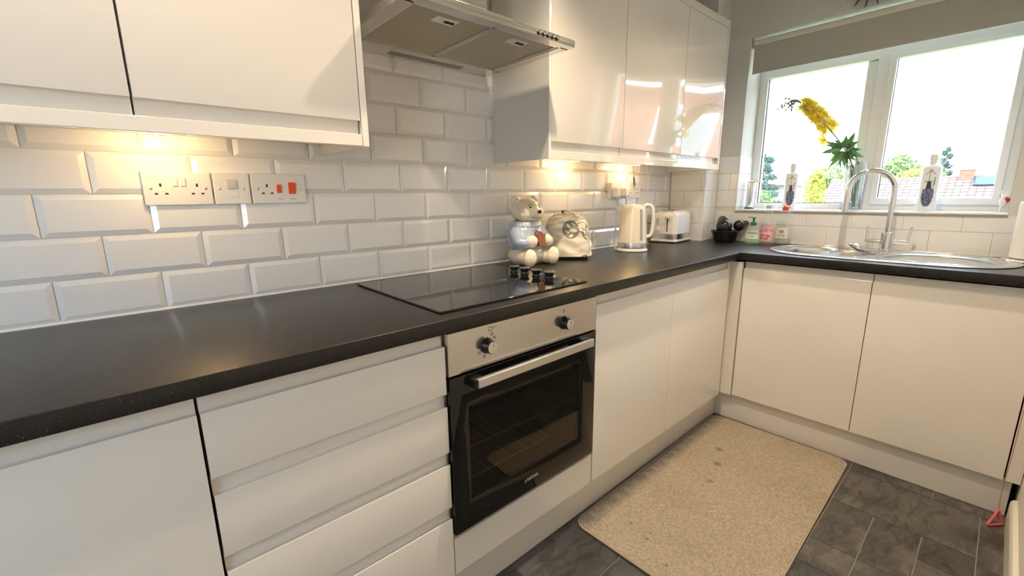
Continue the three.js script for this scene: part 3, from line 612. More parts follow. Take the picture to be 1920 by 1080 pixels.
  tag(mesh(scene, 'wire_loop', tube([[2.22, 1.3565, 0.06], [2.235, 1.325, 0.055], [2.262, 1.305, 0.05], [2.275, 1.33, 0.05], [2.272, 1.3565, 0.05]], 0.0016, 40, 6), M.cable), 'loose loop of thin cable under the wall cabinet', 'cable');
}
// ------------------------------------------------------------------ bear jar
{
  const t = thing('cookie_jar', 'cream ceramic bear cookie jar in a blue jumper', 'cookie jar', [1.226, YT, 0.106]);
  const legs = (x, y, z) => {
    let d = Math.max(sdE(x, y, z, 0, 0.042, 0, 0.084, 0.06, 0.074), -y);
    for (const s of [-1, 1]) {
      d = smin(d, sdC(x, y, z, [s * 0.045, 0.033, 0.02], [s * 0.066, 0.032, 0.088], 0.034, 0.0305), 0.012);
      d = smin(d, sdE(x, y, z, s * 0.068, 0.037, 0.098, 0.031, 0.037, 0.018), 0.006);
      d = Math.max(d, -y);
    }
    return d;
  };
  mesh(t, 'lower_body', sdfGeo(legs, [0, 0.05, 0.02], 0.13, 64), M.ceramic);
  for (const s of [-1, 1]) mesh(t, 'foot_pad', ell(s * 0.069, 0.039, 0.1135, 0.017, 0.022, 0.005, 18), phy(C(0.86, 0.80, 0.68), 0.2, { clearcoat: 1, clearcoatRoughness: 0.05 }));
  const jumper = (x, y, z) => {
    let d = sdE(x, y, z, 0, 0.108, 0, 0.088, 0.086, 0.075);
    d = Math.max(d, y - 0.168, 0.062 - y);
    const a = Math.atan2(x, z); if (y < 0.078) d += 0.0009 * Math.cos(a * 44) - 0.002;
    for (const s of [-1, 1]) d = smin(d, Math.min(sdC(x, y, z, [s * 0.072, 0.135, 0.012], [s * 0.079, 0.10, 0.045], 0.026, 0.026), sdC(x, y, z, [s * 0.079, 0.10, 0.045], [s * 0.062, 0.098, 0.07], 0.026, 0.025)), 0.014);
    return d;
  };
  mesh(t, 'jumper', sdfGeo(jumper, [0, 0.11, 0.02], 0.125, 68), M.ceramicBlue);
  const collar = []; for (let i = 0; i <= 72; i++) collar.push(i);
  mesh(t, 'collar', (() => { const g = lathe([[0.052, 0.182], [0.058, 0.184], [0.066, 0.178], [0.071, 0.168], [0.072, 0.160], [0.069, 0.158], [0.055, 0.165]], 120), p = g.attributes.position; for (let i = 0; i < p.count; i++) { const a = Math.atan2(p.getX(i), p.getZ(i)), k = 1 + 0.018 * Math.cos(a * 30); p.setX(i, p.getX(i) * k); p.setZ(i, p.getZ(i) * k * 0.9); } g.computeVertexNormals(); return g; })(), phy(C(0.62, 0.66, 0.72), 0.25, { clearcoat: 1, clearcoatRoughness: 0.08 }));
  for (const s of [-1, 1]) {
    const pw_ = mesh(t, 'paw', sdfGeo((x, y, z) => smin(sdE(x, y, z, s * 0.043, 0.102, 0.085, 0.023, 0.025, 0.019), sdC(x, y, z, [s * 0.062, 0.1, 0.07], [s * 0.044, 0.102, 0.082], 0.022, 0.021), 0.01), [s * 0.048, 0.1, 0.08], 0.045, 36), M.ceramic); pw_.name = 'paw';
  }
  const cookie = new THREE.Shape(); cookie.moveTo(-0.014, -0.03); cookie.lineTo(0.012, -0.032); cookie.quadraticCurveTo(0.02, -0.012, 0.016, 0.002); cookie.lineTo(0.022, 0.012); cookie.quadraticCurveTo(0.016, 0.02, 0.01, 0.014); cookie.quadraticCurveTo(0.004, 0.032, -0.008, 0.026); cookie.lineTo(-0.02, 0.03); cookie.quadraticCurveTo(-0.03, 0.02, -0.02, 0.006); cookie.closePath();
  mesh(t, 'cookie', new THREE.ExtrudeGeometry(cookie, { depth: 0.008, bevelEnabled: true, bevelSize: 0.003, bevelThickness: 0.004, bevelSegments: 3 }).rotateX(-0.15).translate(0.002, 0.112, 0.085), M.ceramicBrown);
  const headF = (x, y, z) => {
    let d = sdE(x, y, z, 0, 0.225, 0.0, 0.069, 0.052, 0.062);
    d = smin(d, sdE(x, y, z, 0, 0.208, 0.05, 0.034, 0.027, 0.036), 0.02);
    for (const s of [-1, 1]) {
      d = smin(d, sdE(x, y, z, s * 0.038, 0.208, 0.03, 0.028, 0.024, 0.026), 0.02);
      let e = sdE(x, y, z, s * 0.052, 0.263, -0.004, 0.024, 0.024, 0.013);
      e = Math.max(e, -sdE(x, y, z, s * 0.053, 0.264, 0.012, 0.014, 0.014, 0.010));
      d = smin(d, e, 0.008);
    }
    return Math.max(d, 0.184 - y);
  };
  const head = mesh(t, 'head_lid', sdfGeo(headF, [0, 0.232, 0.012], 0.088, 72), M.ceramic);
  for (const s of [-1, 1]) {
    mesh(head, 'eye', merge([ell(s * 0.025, 0.236, 0.0555, 0.0055, 0.0068, 0.004, 14)]), M.black);
    mesh(head, 'brow', tube([[s * 0.018, 0.249, 0.0545], [s * 0.026, 0.2525, 0.0525], [s * 0.034, 0.248, 0.051]], 0.001, 12, 6), M.ceramicBrown);
  }
  mesh(head, 'nose', ell(0, 0.221, 0.0845, 0.0105, 0.008, 0.0075, 18), phy(C(0.07, 0.02, 0.012), 0.15, { clearcoat: 1, clearcoatRoughness: 0.05 }));
  mesh(head, 'mouth', tube([[-0.03, 0.2, 0.071], [-0.014, 0.194, 0.0815], [0, 0.197, 0.087], [0.014, 0.194, 0.0815], [0.03, 0.2, 0.071]], 0.0009, 24, 5), M.ceramicBrown);
}
// ------------------------------------------------------------------ fabric cover over a small appliance
{
  const t = thing('appliance_cover', 'cream cotton drawstring cover with grey print over a small appliance', 'fabric cover', [1.478, YT, 0.118], -0.85);
  const tex = canvasTex(1024, 512, (g, w, h) => {
    g.fillStyle = '#f0e6d2'; g.fillRect(0, 0, w, h);
    const s = (x, y, k) => { g.save(); g.translate(x, y); g.scale(k, k); };
    for (const cx of [815]) {
      s(cx + 40, 290, 1.5); g.strokeStyle = '#7d7970'; g.fillStyle = '#8d887e'; g.lineWidth = 7; g.lineCap = 'round';
      g.beginPath(); g.ellipse(-40, 0, 42, 58, 0, 0, 7); g.fill();
      g.fillStyle = '#f0e6d2'; for (const [a, b, r] of [[-52, -20, 12], [-30, 12, 14], [-58, 18, 10], [-38, 40, 9], [-24, -30, 9]]) { g.beginPath(); g.ellipse(a, b, r * 1.4, r * 0.7, a * 0.1, 0, 7); g.fill(); }
      g.beginPath(); g.moveTo(-5, -30); g.bezierCurveTo(30, -60, 60, -40, 40, 0); g.bezierCurveTo(20, 30, 60, 20, 60, 60); g.stroke();
      g.beginPath(); g.moveTo(0, 20); g.bezierCurveTo(20, 10, 10, 60, 34, 60); g.stroke(); g.lineWidth = 4;
      for (let k = 0; k < 7; k++) { g.beginPath(); g.ellipse(30 + 9 * Math.cos(k * 2.2) * 2.4, -10 + k * 9, 8, 5, k, 0, 7); g.stroke(); }
      g.restore();
    }
  });
  const cloth = std(C(0.92, 0.92, 0.92), 0.9, { map: tex, bumpMap: fineBump, bumpScale: 0.0006 });
  const P = [], U = [], I = [], nu = 96, nv = 48;
  for (let j = 0; j <= nv; j++) for (let i = 0; i <= nu; i++) {
    const u = i / nu * Math.PI * 2, v = j / nv, y = v < 0.8 ? 0.012 + 0.150 * (v / 0.8) : 0;
    const th = v * Math.PI * 0.52, e = Math.pow(Math.cos(Math.min(th, Math.PI / 2)), 0.55), top = Math.sin(Math.min(th, Math.PI / 2));
    const c = Math.cos(u), s = Math.sin(u), sq = 1 / Math.pow(Math.pow(Math.abs(c), 2.8) + Math.pow(Math.abs(s), 2.8), 1 / 2.8);
    let k = sq * Math.max(e, 0.12);
    const wr = 0.006 * (fbm(c * 2 + 9 + v * 7, s * 2 + v * 11 + 5, 64, 64, 3) - 0.5) * 2 + 0.003 * Math.sin(v * 38 + 3 * Math.sin(u * 2 + v * 3)) * (0.35 + 0.65 * vn(u * 2, v * 6, 64, 64)) + (v > 0.75 ? 0.004 * Math.cos(u * 22) * (v - 0.75) * 4 : 0);
    P.push(c * (0.112 * k + wr), 0.014 + 0.192 * top + wr * 0.3 - (v > 0.93 ? (v - 0.93) * 0.12 : 0), s * (0.078 * k + wr)); U.push(1 - i / nu, v);
    if (i < nu && j < nv) { const a = j * (nu + 1) + i; I.push(a, a + nu + 1, a + 1, a + 1, a + nu + 1, a + nu + 2); }
  }
  const g = new THREE.BufferGeometry(); g.setAttribute('position', new THREE.Float32BufferAttribute(P, 3)); g.setAttribute('uv', new THREE.Float32BufferAttribute(U, 2)); g.setIndex(I); g.computeVertexNormals();
  mesh(t, 'cloth', g, cloth);
  mesh(t, 'seam', tube(Array.from({ length: 17 }, (_, i) => { const a = i / 16 * Math.PI, e = Math.pow(Math.sin(a), 0.42); return [-0.1 * Math.sign(Math.cos(a)) * Math.pow(Math.abs(Math.cos(a)), 0.6) * 1.0, 0.02 + 0.185 * e, 0.045 + 0.02 * (1 - e)]; }), 0.0018, 60, 6), std(C(0.5, 0.49, 0.47), 0.9));
  mesh(t, 'drawstring', tube([[-0.02, 0.205, 0.02], [-0.01, 0.218, 0.03], [0.01, 0.212, 0.035], [0.03, 0.2, 0.045], [0.045, 0.185, 0.056]], 0.003, 24, 8), std(C(0.75, 0.62, 0.42), 0.9));
  mesh(t, 'cord_stop', ell(-0.02, 0.212, 0.022, 0.007, 0.007, 0.007, 12), M.black);
  mesh(t, 'appliance_base', rb(-0.095, 0.095, 0, 0.02, -0.07, 0.072, 0.008, 3), M.black);
}
// ------------------------------------------------------------------ kettle
{
  const t = thing('kettle', 'cream electric kettle with a steel band, on its base', 'kettle', [1.905, YT, 0.19], -Math.atan2(0.80, 0.60) );
  // local +x is the handle side
  mesh(t, 'power_base', lathe([[0, 0], [0.077, 0], [0.078, 0.004], [0.077, 0.012], [0.073, 0.016], [0, 0.016]], 48), M.whitePlastic);
  mesh(t, 'steel_band', lathe([[0.0735, 0.018], [0.0745, 0.018], [0.0735, 0.045], [0.072, 0.046]], 56), M.satin);
  const bodyF = lathe([[0.0, 0.0175], [0.073, 0.0175], [0.0715, 0.05], [0.0685, 0.11], [0.064, 0.17], [0.0605, 0.212], [0.059, 0.222], [0.056, 0.227], [0.0, 0.229]], 64);
  const body = mesh(t, 'body', bodyF, M.kettle);
  const sp = new THREE.Shape(); sp.moveTo(0, 0.05); sp.lineTo(-0.02, 0.054); sp.lineTo(-0.006, 0.0); sp.closePath();
  mesh(t, 'spout', sdfGeo((x, y, z) => { const k = Math.min(1, Math.max(0, (y - 0.15) / 0.07)); return Math.hypot((x + 0.052 + 0.02 * k) / 1.0, z * 1.0) - (0.006 + 0.015 * k); }, [-0.06, 0.187, 0], 0.04, 40), M.kettle);
  mesh(t, 'lid', lathe([[0.0, 0.238], [0.03, 0.237], [0.045, 0.233], [0.052, 0.2285], [0.05, 0.226]], 48), M.kettle);
  mesh(t, 'handle', (() => { const g = tube([[0.048, 0.224, 0], [0.07, 0.233, 0], [0.09, 0.222, 0], [0.098, 0.18, 0], [0.096, 0.12, 0], [0.088, 0.08, 0], [0.068, 0.07, 0]], 0.0085, 60, 14); g.scale(1, 1, 1.35); return g; })(), M.whitePlastic);
  const gz = []; for (let i = 0; i <= 12; i++) { const y = 0.062 + i * 0.0125; gz.push(V(0.0715 - (y - 0.05) * 0.068 - 0.001, y, 0)); }
  const gg = tube(gz, 0.0095, 40, 14).translate(-0.0035, 0, 0); gg.rotateY(-0.98);
  mesh(t, 'water_gauge', gg, phy(C(0.38, 0.38, 0.36), 0.15));
}
{
  const t = thing('black_dish', 'small black dish tucked behind the kettle', 'dish', [2.075, YT, 0.13]);
  mesh(t, 'dish', lathe([[0, 0], [0.025, 0], [0.034, 0.012], [0.038, 0.024], [0.035, 0.024], [0.03, 0.012], [0, 0.006]], 32), M.black);
}
// ------------------------------------------------------------------ toaster
{
  const t = thing('toaster', 'white two-slice toaster with a steel band', 'toaster', [2.462, YT, 0.103], 0.10);
  const L = 0.118, D = 0.077;
  mesh(t, 'body', (() => { const g = rb(-L, L, 0.016, 0.184, -D, D, 0.028, 5), p = g.attributes.position; for (let i = 0; i < p.count; i++) { const k = 1 - 0.05 * Math.max(0, p.getY(i) - 0.05) / 0.13; p.setX(i, p.getX(i) * k); p.setZ(i, p.getZ(i) * k); } g.computeVertexNormals(); return toCreasedNormals(g, 0.8); })(), M.whitePlastic);
  mesh(t, 'steel_band', (() => { const A = L + 0.001, B = D + 0.001, q = 0.026, sh = new THREE.Shape(); sh.moveTo(-A + q, -B); sh.lineTo(A - q, -B); sh.absarc(A - q, -B + q, q, -Math.PI / 2, 0); sh.lineTo(A, B - q); sh.absarc(A - q, B - q, q, 0, Math.PI / 2); sh.lineTo(-A + q, B); sh.absarc(-A + q, B - q, q, Math.PI / 2, Math.PI); sh.lineTo(-A, -B + q); sh.absarc(-A + q, -B + q, q, Math.PI, Math.PI * 1.5); return toCreasedNormals(new THREE.ExtrudeGeometry(sh, { depth: 0.034, bevelEnabled: false, curveSegments: 8 }).rotateX(-Math.PI / 2).translate(0, 0.02, 0), 0.5); })(), M.satin);
  mesh(t, 'base', rb(-L - 0.003, L + 0.003, 0.004, 0.0225, -D - 0.003, D + 0.003, 0.008, 3), M.whitePlastic);
  for (const [a, b] of [[-0.09, -0.05], [0.09, -0.05], [-0.09, 0.05], [0.09, 0.05]]) mesh(t, 'foot', cyl(0.01, 0.01, 0.005, 14).translate(a, 0.0025, b), M.black);
  for (const z of [-0.026, 0.026]) mesh(t, 'bread_slot', rb(-0.082, 0.082, 0.180, 0.1846, z - 0.013, z + 0.013, 0.002), M.darkHole);
  mesh(t, 'slot_surround', merge([rb(-0.09, 0.09, 0.182, 0.1875, -0.045, -0.04, 0.002), rb(-0.09, 0.09, 0.182, 0.1875, 0.04, 0.045, 0.002)]), M.whitePlastic);
  mesh(t, 'lever_slot', bx(-L - 0.0008, -L + 0.004, 0.065, 0.15, 0.018, 0.0225), M.darkHole);
  mesh(t, 'lever', rb(-L - 0.018, -L + 0.002, 0.142, 0.158, 0.008, 0.033, 0.004), M.satin);
  mesh(t, 'browning_dial', cyl(0.013, 0.013, 0.012, 26).rotateZ(Math.PI / 2).translate(-L - 0.003, 0.08, -0.04), M.whitePlastic);
  mesh(t, 'button_panel', rb(-L - 0.001, -L + 0.006, 0.10, 0.145, -0.05, -0.03, 0.003), std(C(0.5, 0.5, 0.49), 0.4));
}
// ------------------------------------------------------------------ bowl with avocados
{
  const t = thing('black_bowl', 'black bowl holding two dark avocados', 'bowl', [2.655, YT, 0.345]);
  mesh(t, 'bowl', lathe([[0, 0], [0.052, 0], [0.06, 0.006], [0.078, 0.058], [0.081, 0.066], [0.077, 0.067], [0.072, 0.058], [0.054, 0.012], [0, 0.009]], 44), M.black);
  for (const [p, a, len, r, lab] of [[[-0.012, 0.100, -0.008], [0.35, 0.9, 1.05], 0.058, 0.044, 'plump dark avocado sitting on top in the black bowl'], [[0.048, 0.099, 0.068], [0.1, -0.4, 1.35], 0.058, 0.032, 'slim dark avocado leaning out over the bowl rim']]) {
    const g = sdfGeo((x, y, z) => smin(sdE(x, y, z, 0, -len * 0.25, 0, r, r, r), sdE(x, y, z, 0, len * 0.55, 0, r * 0.6, r * 0.75, r * 0.6), 0.03), [0, 0, 0], 0.1, 40);
    const P = g.attributes.position; for (let i = 0; i < P.count; i++) { const n = 1 + 0.02 * (fbm(P.getX(i) * 200 + 50, P.getY(i) * 200 + P.getZ(i) * 120 + 50, 256, 256, 3) - 0.5); P.setXYZ(i, P.getX(i) * n, P.getY(i) * n, P.getZ(i) * n); }
    const o = thing('avocado', lab, 'avocado', [2.655 + p[0], YT + p[1], 0.345 + p[2]]);
    o.rotation.set(a[0], a[1], -a[2]);
    mesh(o, 'fruit', g, M.avocado); mesh(o, 'stalk_end', cyl(0.003, 0.004, 0.006, 10).translate(0, len * 0.55 + r * 0.72, 0), M.stem);
  }
}
// ------------------------------------------------------------------ washing-up bottles
function flat(g, k) { g.scale(1, 1, 1); const p = g.attributes.position; for (let i = 0; i < p.count; i++) p.setX(i, p.getX(i) * k); g.computeVertexNormals(); return g; }
{
  let t = thing('soap_bottle', 'clear hand soap bottle with green pump and green soap', 'soap bottle', [2.62, YT, 0.512], 0.25);
  const prof = [[0, 0.001], [0.036, 0.001], [0.041, 0.006], [0.043, 0.03], [0.041, 0.06], [0.036, 0.08], [0.022, 0.096], [0.013, 0.101], [0.013, 0.108]];
  mesh(t, 'bottle', flat(lathe(prof, 40), 0.6), M.clearPlastic);
  mesh(t, 'soap', flat(lathe([[0, 0.003], [0.034, 0.003], [0.039, 0.008], [0.0405, 0.026], [0, 0.026]], 40), 0.58), phy(C(0.35, 0.62, 0.42), 0.1, { transmission: 0.35, thickness: 0 }));
  const lab = canvasTex(256, 256, (g, w, h) => { g.fillStyle = '#dfe6d8'; g.fillRect(0, 0, w, h); g.strokeStyle = '#2f6a3c'; g.lineWidth = 8; g.strokeRect(20, 40, 216, 60); g.fillStyle = '#3d7a48'; g.fillRect(34, 58, 188, 22); g.fillStyle = '#74836f'; g.fillRect(90, 150, 76, 12); g.fillRect(100, 172, 56, 10); });
  mesh(t, 'label', new THREE.CylinderGeometry(0.0415, 0.043, 0.045, 24, 1, true, Math.PI * 1.5 - 0.75, 1.5).scale(0.62, 1, 1.01).translate(0, 0.053, 0), std(C(1, 1, 1), 0.5, { map: lab, side: THREE.DoubleSide }));
  const pg = phy(C(0.01, 0.17, 0.12), 0.3);
  const p = mesh(t, 'pump', merge([cyl(0.0155, 0.0165, 0.018, 24).translate(0, 0.114, 0), cyl(0.006, 0.006, 0.028, 14).translate(0, 0.134, 0)]), pg);
  mesh(p, 'nozzle', merge([rb(-0.012, 0.012, 0.147, 0.156, -0.03, 0.012, 0.004, 3)]), phy(C(0.30, 0.45, 0.40), 0.3));
  t = thing('detergent_bottle', 'clear spray bottle with a pink flowery label', 'detergent', [2.677, YT, 0.566], 0.1);
  mesh(t, 'bottle', flat(lathe([[0, 0.001], [0.029, 0.001], [0.033, 0.006], [0.033, 0.11], [0.030, 0.14], [0.025, 0.165], [0.014, 0.186], [0.012, 0.19], [0.012, 0.203]], 36), 0.68), M.clearPlastic);
  const pk = canvasTex(256, 256, (g, w, h) => { g.fillStyle = '#e9b9c0'; g.fillRect(0, 0, w, h); for (let i = 0; i < 26; i++) { g.fillStyle = ['#d8506f', '#e07a92', '#f0d4d8', '#c8405c'][i % 4]; g.beginPath(); g.ellipse(40 + (i * 67) % 190, 60 + (i * 41) % 170, 18, 12, i, 0, 7); g.fill(); } });
  mesh(t, 'label', new THREE.CylinderGeometry(0.0333, 0.0333, 0.085, 28, 1, true).scale(0.69, 1, 1.005).translate(0, 0.06, 0), std(C(1, 1, 1), 0.5, { map: pk, side: THREE.DoubleSide }));
  mesh(t, 'cap', merge([cyl(0.0135, 0.0145, 0.02, 22).translate(0, 0.207, 0)]), phy(C(0.55, 0.70, 0.66), 0.3, { transmission: 0.3, thickness: 0 }));
  mesh(t, 'spray_head', merge([rb(-0.009, 0.009, 0.217, 0.238, -0.022, 0.014, 0.006, 3), rod([0, 0.222, 0.012], [0, 0.199, 0.027], 0.004)]), M.clearPlastic);
  t = thing('detergent_bottle', 'clear washing-up bottle with a red flip cap', 'detergent', [2.695, YT, 0.643], 0.0);
  mesh(t, 'bottle', flat(lathe([[0, 0.001], [0.036, 0.001], [0.042, 0.008], [0.0435, 0.05], [0.040, 0.1], [0.042, 0.13], [0.036, 0.16], [0.02, 0.180], [0.0125, 0.184], [0.0125, 0.190]], 36), 0.66), M.clearPlastic);
  mesh(t, 'liquid', flat(lathe([[0, 0.004], [0.034, 0.004], [0.039, 0.01], [0.0405, 0.03], [0, 0.03]], 36), 0.62), phy(C(0.66, 0.72, 0.66), 0.1, { transmission: 0.6, thickness: 0 }));
  const ck = canvasTex(256, 256, (g, w, h) => { g.fillStyle = '#d9d6cd'; g.fillRect(0, 0, w, h); g.strokeStyle = '#f4f2ec'; g.lineWidth = 14; g.beginPath(); g.arc(128, 110, 84, 0, 7); g.stroke(); g.fillStyle = '#9b978c'; g.beginPath(); g.ellipse(128, 90, 46, 40, 0, 0, 7); g.fill(); g.fillStyle = '#4a4740'; for (const x of [70, 116, 162]) { g.fillRect(x, 168, 18, 30); g.clearRect(0, 0, 0, 0); } });
  mesh(t, 'label', new THREE.CylinderGeometry(0.0415, 0.0437, 0.06, 24, 1, true, Math.PI * 1.5 - 0.8, 1.6).scale(0.68, 1, 1.0).translate(0, 0.065, 0), std(C(1, 1, 1), 0.5, { map: ck, side: THREE.DoubleSide }));
  mesh(t, 'cap', merge([cyl(0.0145, 0.0155, 0.016, 24).translate(0, 0.197, 0), rb(-0.008, 0.008, 0.203, 0.207, -0.012, 0.026, 0.002), cyl(0.005, 0.008, 0.008, 16).translate(0, 0.209, -0.004)]), phy(C(0.75, 0.03, 0.03), 0.3));
}
// ------------------------------------------------------------------ on the sill (top at 1.097)
const YS = 1.0972;
{
  const t = thing('soap_dispenser', 'brushed steel pump dispenser with black base on the window sill', 'dispenser', [2.868, YS, 0.389]);
  mesh(t, 'base', lathe([[0, 0], [0.028, 0], [0.029, 0.004], [0.026, 0.009], [0, 0.009]], 32), M.black);
  mesh(t, 'body', lathe([[0, 0.009], [0.0215, 0.009], [0.0215, 0.155], [0.020, 0.160], [0, 0.160]], 36), M.satin);
  mesh(t, 'head', rb(-0.012, 0.012, 0.160, 0.172, -0.02, 0.058, 0.005, 3), M.satin);
  mesh(t, 'nozzle', cyl(0.004, 0.004, 0.012, 14).translate(0, 0.155, 0.05), M.satin);
}
const lavender = canvasTex(512, 512, (g, w, h) => {
  g.fillStyle = '#eeeeea'; g.fillRect(0, 0, w, h);
  const cx = 256; g.strokeStyle = '#3d4048'; g.lineWidth = 6; g.lineCap = 'round';
  let q = 3; const r = () => { q = (q * 1664525 + 1013904223) >>> 0; return q / 4294967296; };
  // a hanging bunch: hook, cross bar, stalks, flower heads
  g.beginPath(); g.arc(cx, 62, 11, 0, 7); g.stroke(); g.beginPath(); g.moveTo(cx - 62, 104); g.quadraticCurveTo(cx - 10, 66, cx, 74); g.quadraticCurveTo(cx + 12, 66, cx + 62, 104); g.stroke();
  g.beginPath(); g.moveTo(cx - 6, 74); g.lineTo(cx - 8, 190); g.stroke(); g.beginPath(); g.moveTo(cx - 62, 182); g.lineTo(cx + 62, 178); g.stroke();
  g.fillStyle = '#2d3346'; g.beginPath(); g.moveTo(cx - 24, 178); g.lineTo(cx + 22, 176); g.lineTo(cx + 38, 280); g.lineTo(cx - 38, 282); g.closePath(); g.fill();
  for (let i = 0; i < 900; i++) { const a = (r() - 0.5) * 2, y = 262 + r() * 180, wdt = 74 * Math.sqrt(Math.max(0.02, 1 - Math.pow((y - 325) / 125, 2))); g.fillStyle = ['#2a3048', '#46507a', '#6b7396', '#8a91a6', '#39405e'][i % 5]; g.beginPath(); g.ellipse(cx + a * wdt, y, 5, 8, r() * 3, 0, 7); g.fill(); }
  g.strokeStyle = '#5b6a58'; g.lineWidth = 3; for (let i = 0; i < 10; i++) { g.beginPath(); g.moveTo(cx + 40, 270); g.quadraticCurveTo(cx + 66, 200 - i * 4, cx + 50 + r() * 40, 130 + r() * 90); g.stroke(); }
});
function flask(label, x, z, h, R, turn) {
  const t = thing('ceramic_bottle', label, 'bottle', [x, YS, z], turn, 'ceramic bottles on the window sill');
  const m = phy(C(0.90, 0.90, 0.89), 0.25, { clearcoat: 1, clearcoatRoughness: 0.06, map: lavender });
  const hb = h * 0.80, pts = [[R * 0.97, 0.0], [R, 0.004], [R, hb * 0.5], [R, hb - R * 0.35]];
  const g = lathe(pts, 48), p = g.attributes.position, uv = g.attributes.uv;
  for (let i = 0; i < p.count; i++) { uv.setX(i, (uv.getX(i) - 0.75) * 1.55 + 0.5); uv.setY(i, 0.02 + 0.96 * p.getY(i) / hb); }
  m.map.wrapS = THREE.ClampToEdgeWrapping;
  mesh(t, 'body', g, m);
  const white = phy(C(0.80, 0.81, 0.79), 0.25, { clearcoat: 1, clearcoatRoughness: 0.06 });
  mesh(t, 'shoulder', lathe([[R, hb - R * 0.35], [R * 0.96, hb - R * 0.15], [R * 0.75, hb], [R * 0.40, hb + R * 0.10], [R * 0.34, hb + R * 0.35]], 40), white);
  mesh(t, 'stopper', lathe([[R * 0.36, hb + R * 0.32], [R * 0.42, hb + R * 0.42], [R * 0.34, hb + R * 0.55], [R * 0.44, hb + R * 0.75], [R * 0.44, h - 0.008], [R * 0.36, h], [0, h]], 28), white);
  mesh(t, 'wire_bail', tube([[0, hb + R * 0.7, R * 0.4], [0, hb + R * 0.95, R * 0.9], [0, hb + R * 0.8, R * 1.25], [0, hb + R * 0.35, R * 1.15], [0, hb - R * 0.1, R * 0.85]], 0.0022, 30, 8), M.satin);
  mesh(t, 'base', cyl(R * 0.97, R * 0.94, 0.003, 32).translate(0, -0.0 + 0.0015, 0), white);
  return t;
}
flask('smaller white ceramic bottle printed with lavender, wire bail stopper', 2.868, 0.606, 0.258, 0.0335, 0.25);
flask('larger white ceramic bottle printed with lavender, by the casement', 2.868, 1.192, 0.266, 0.0365, 0.05);
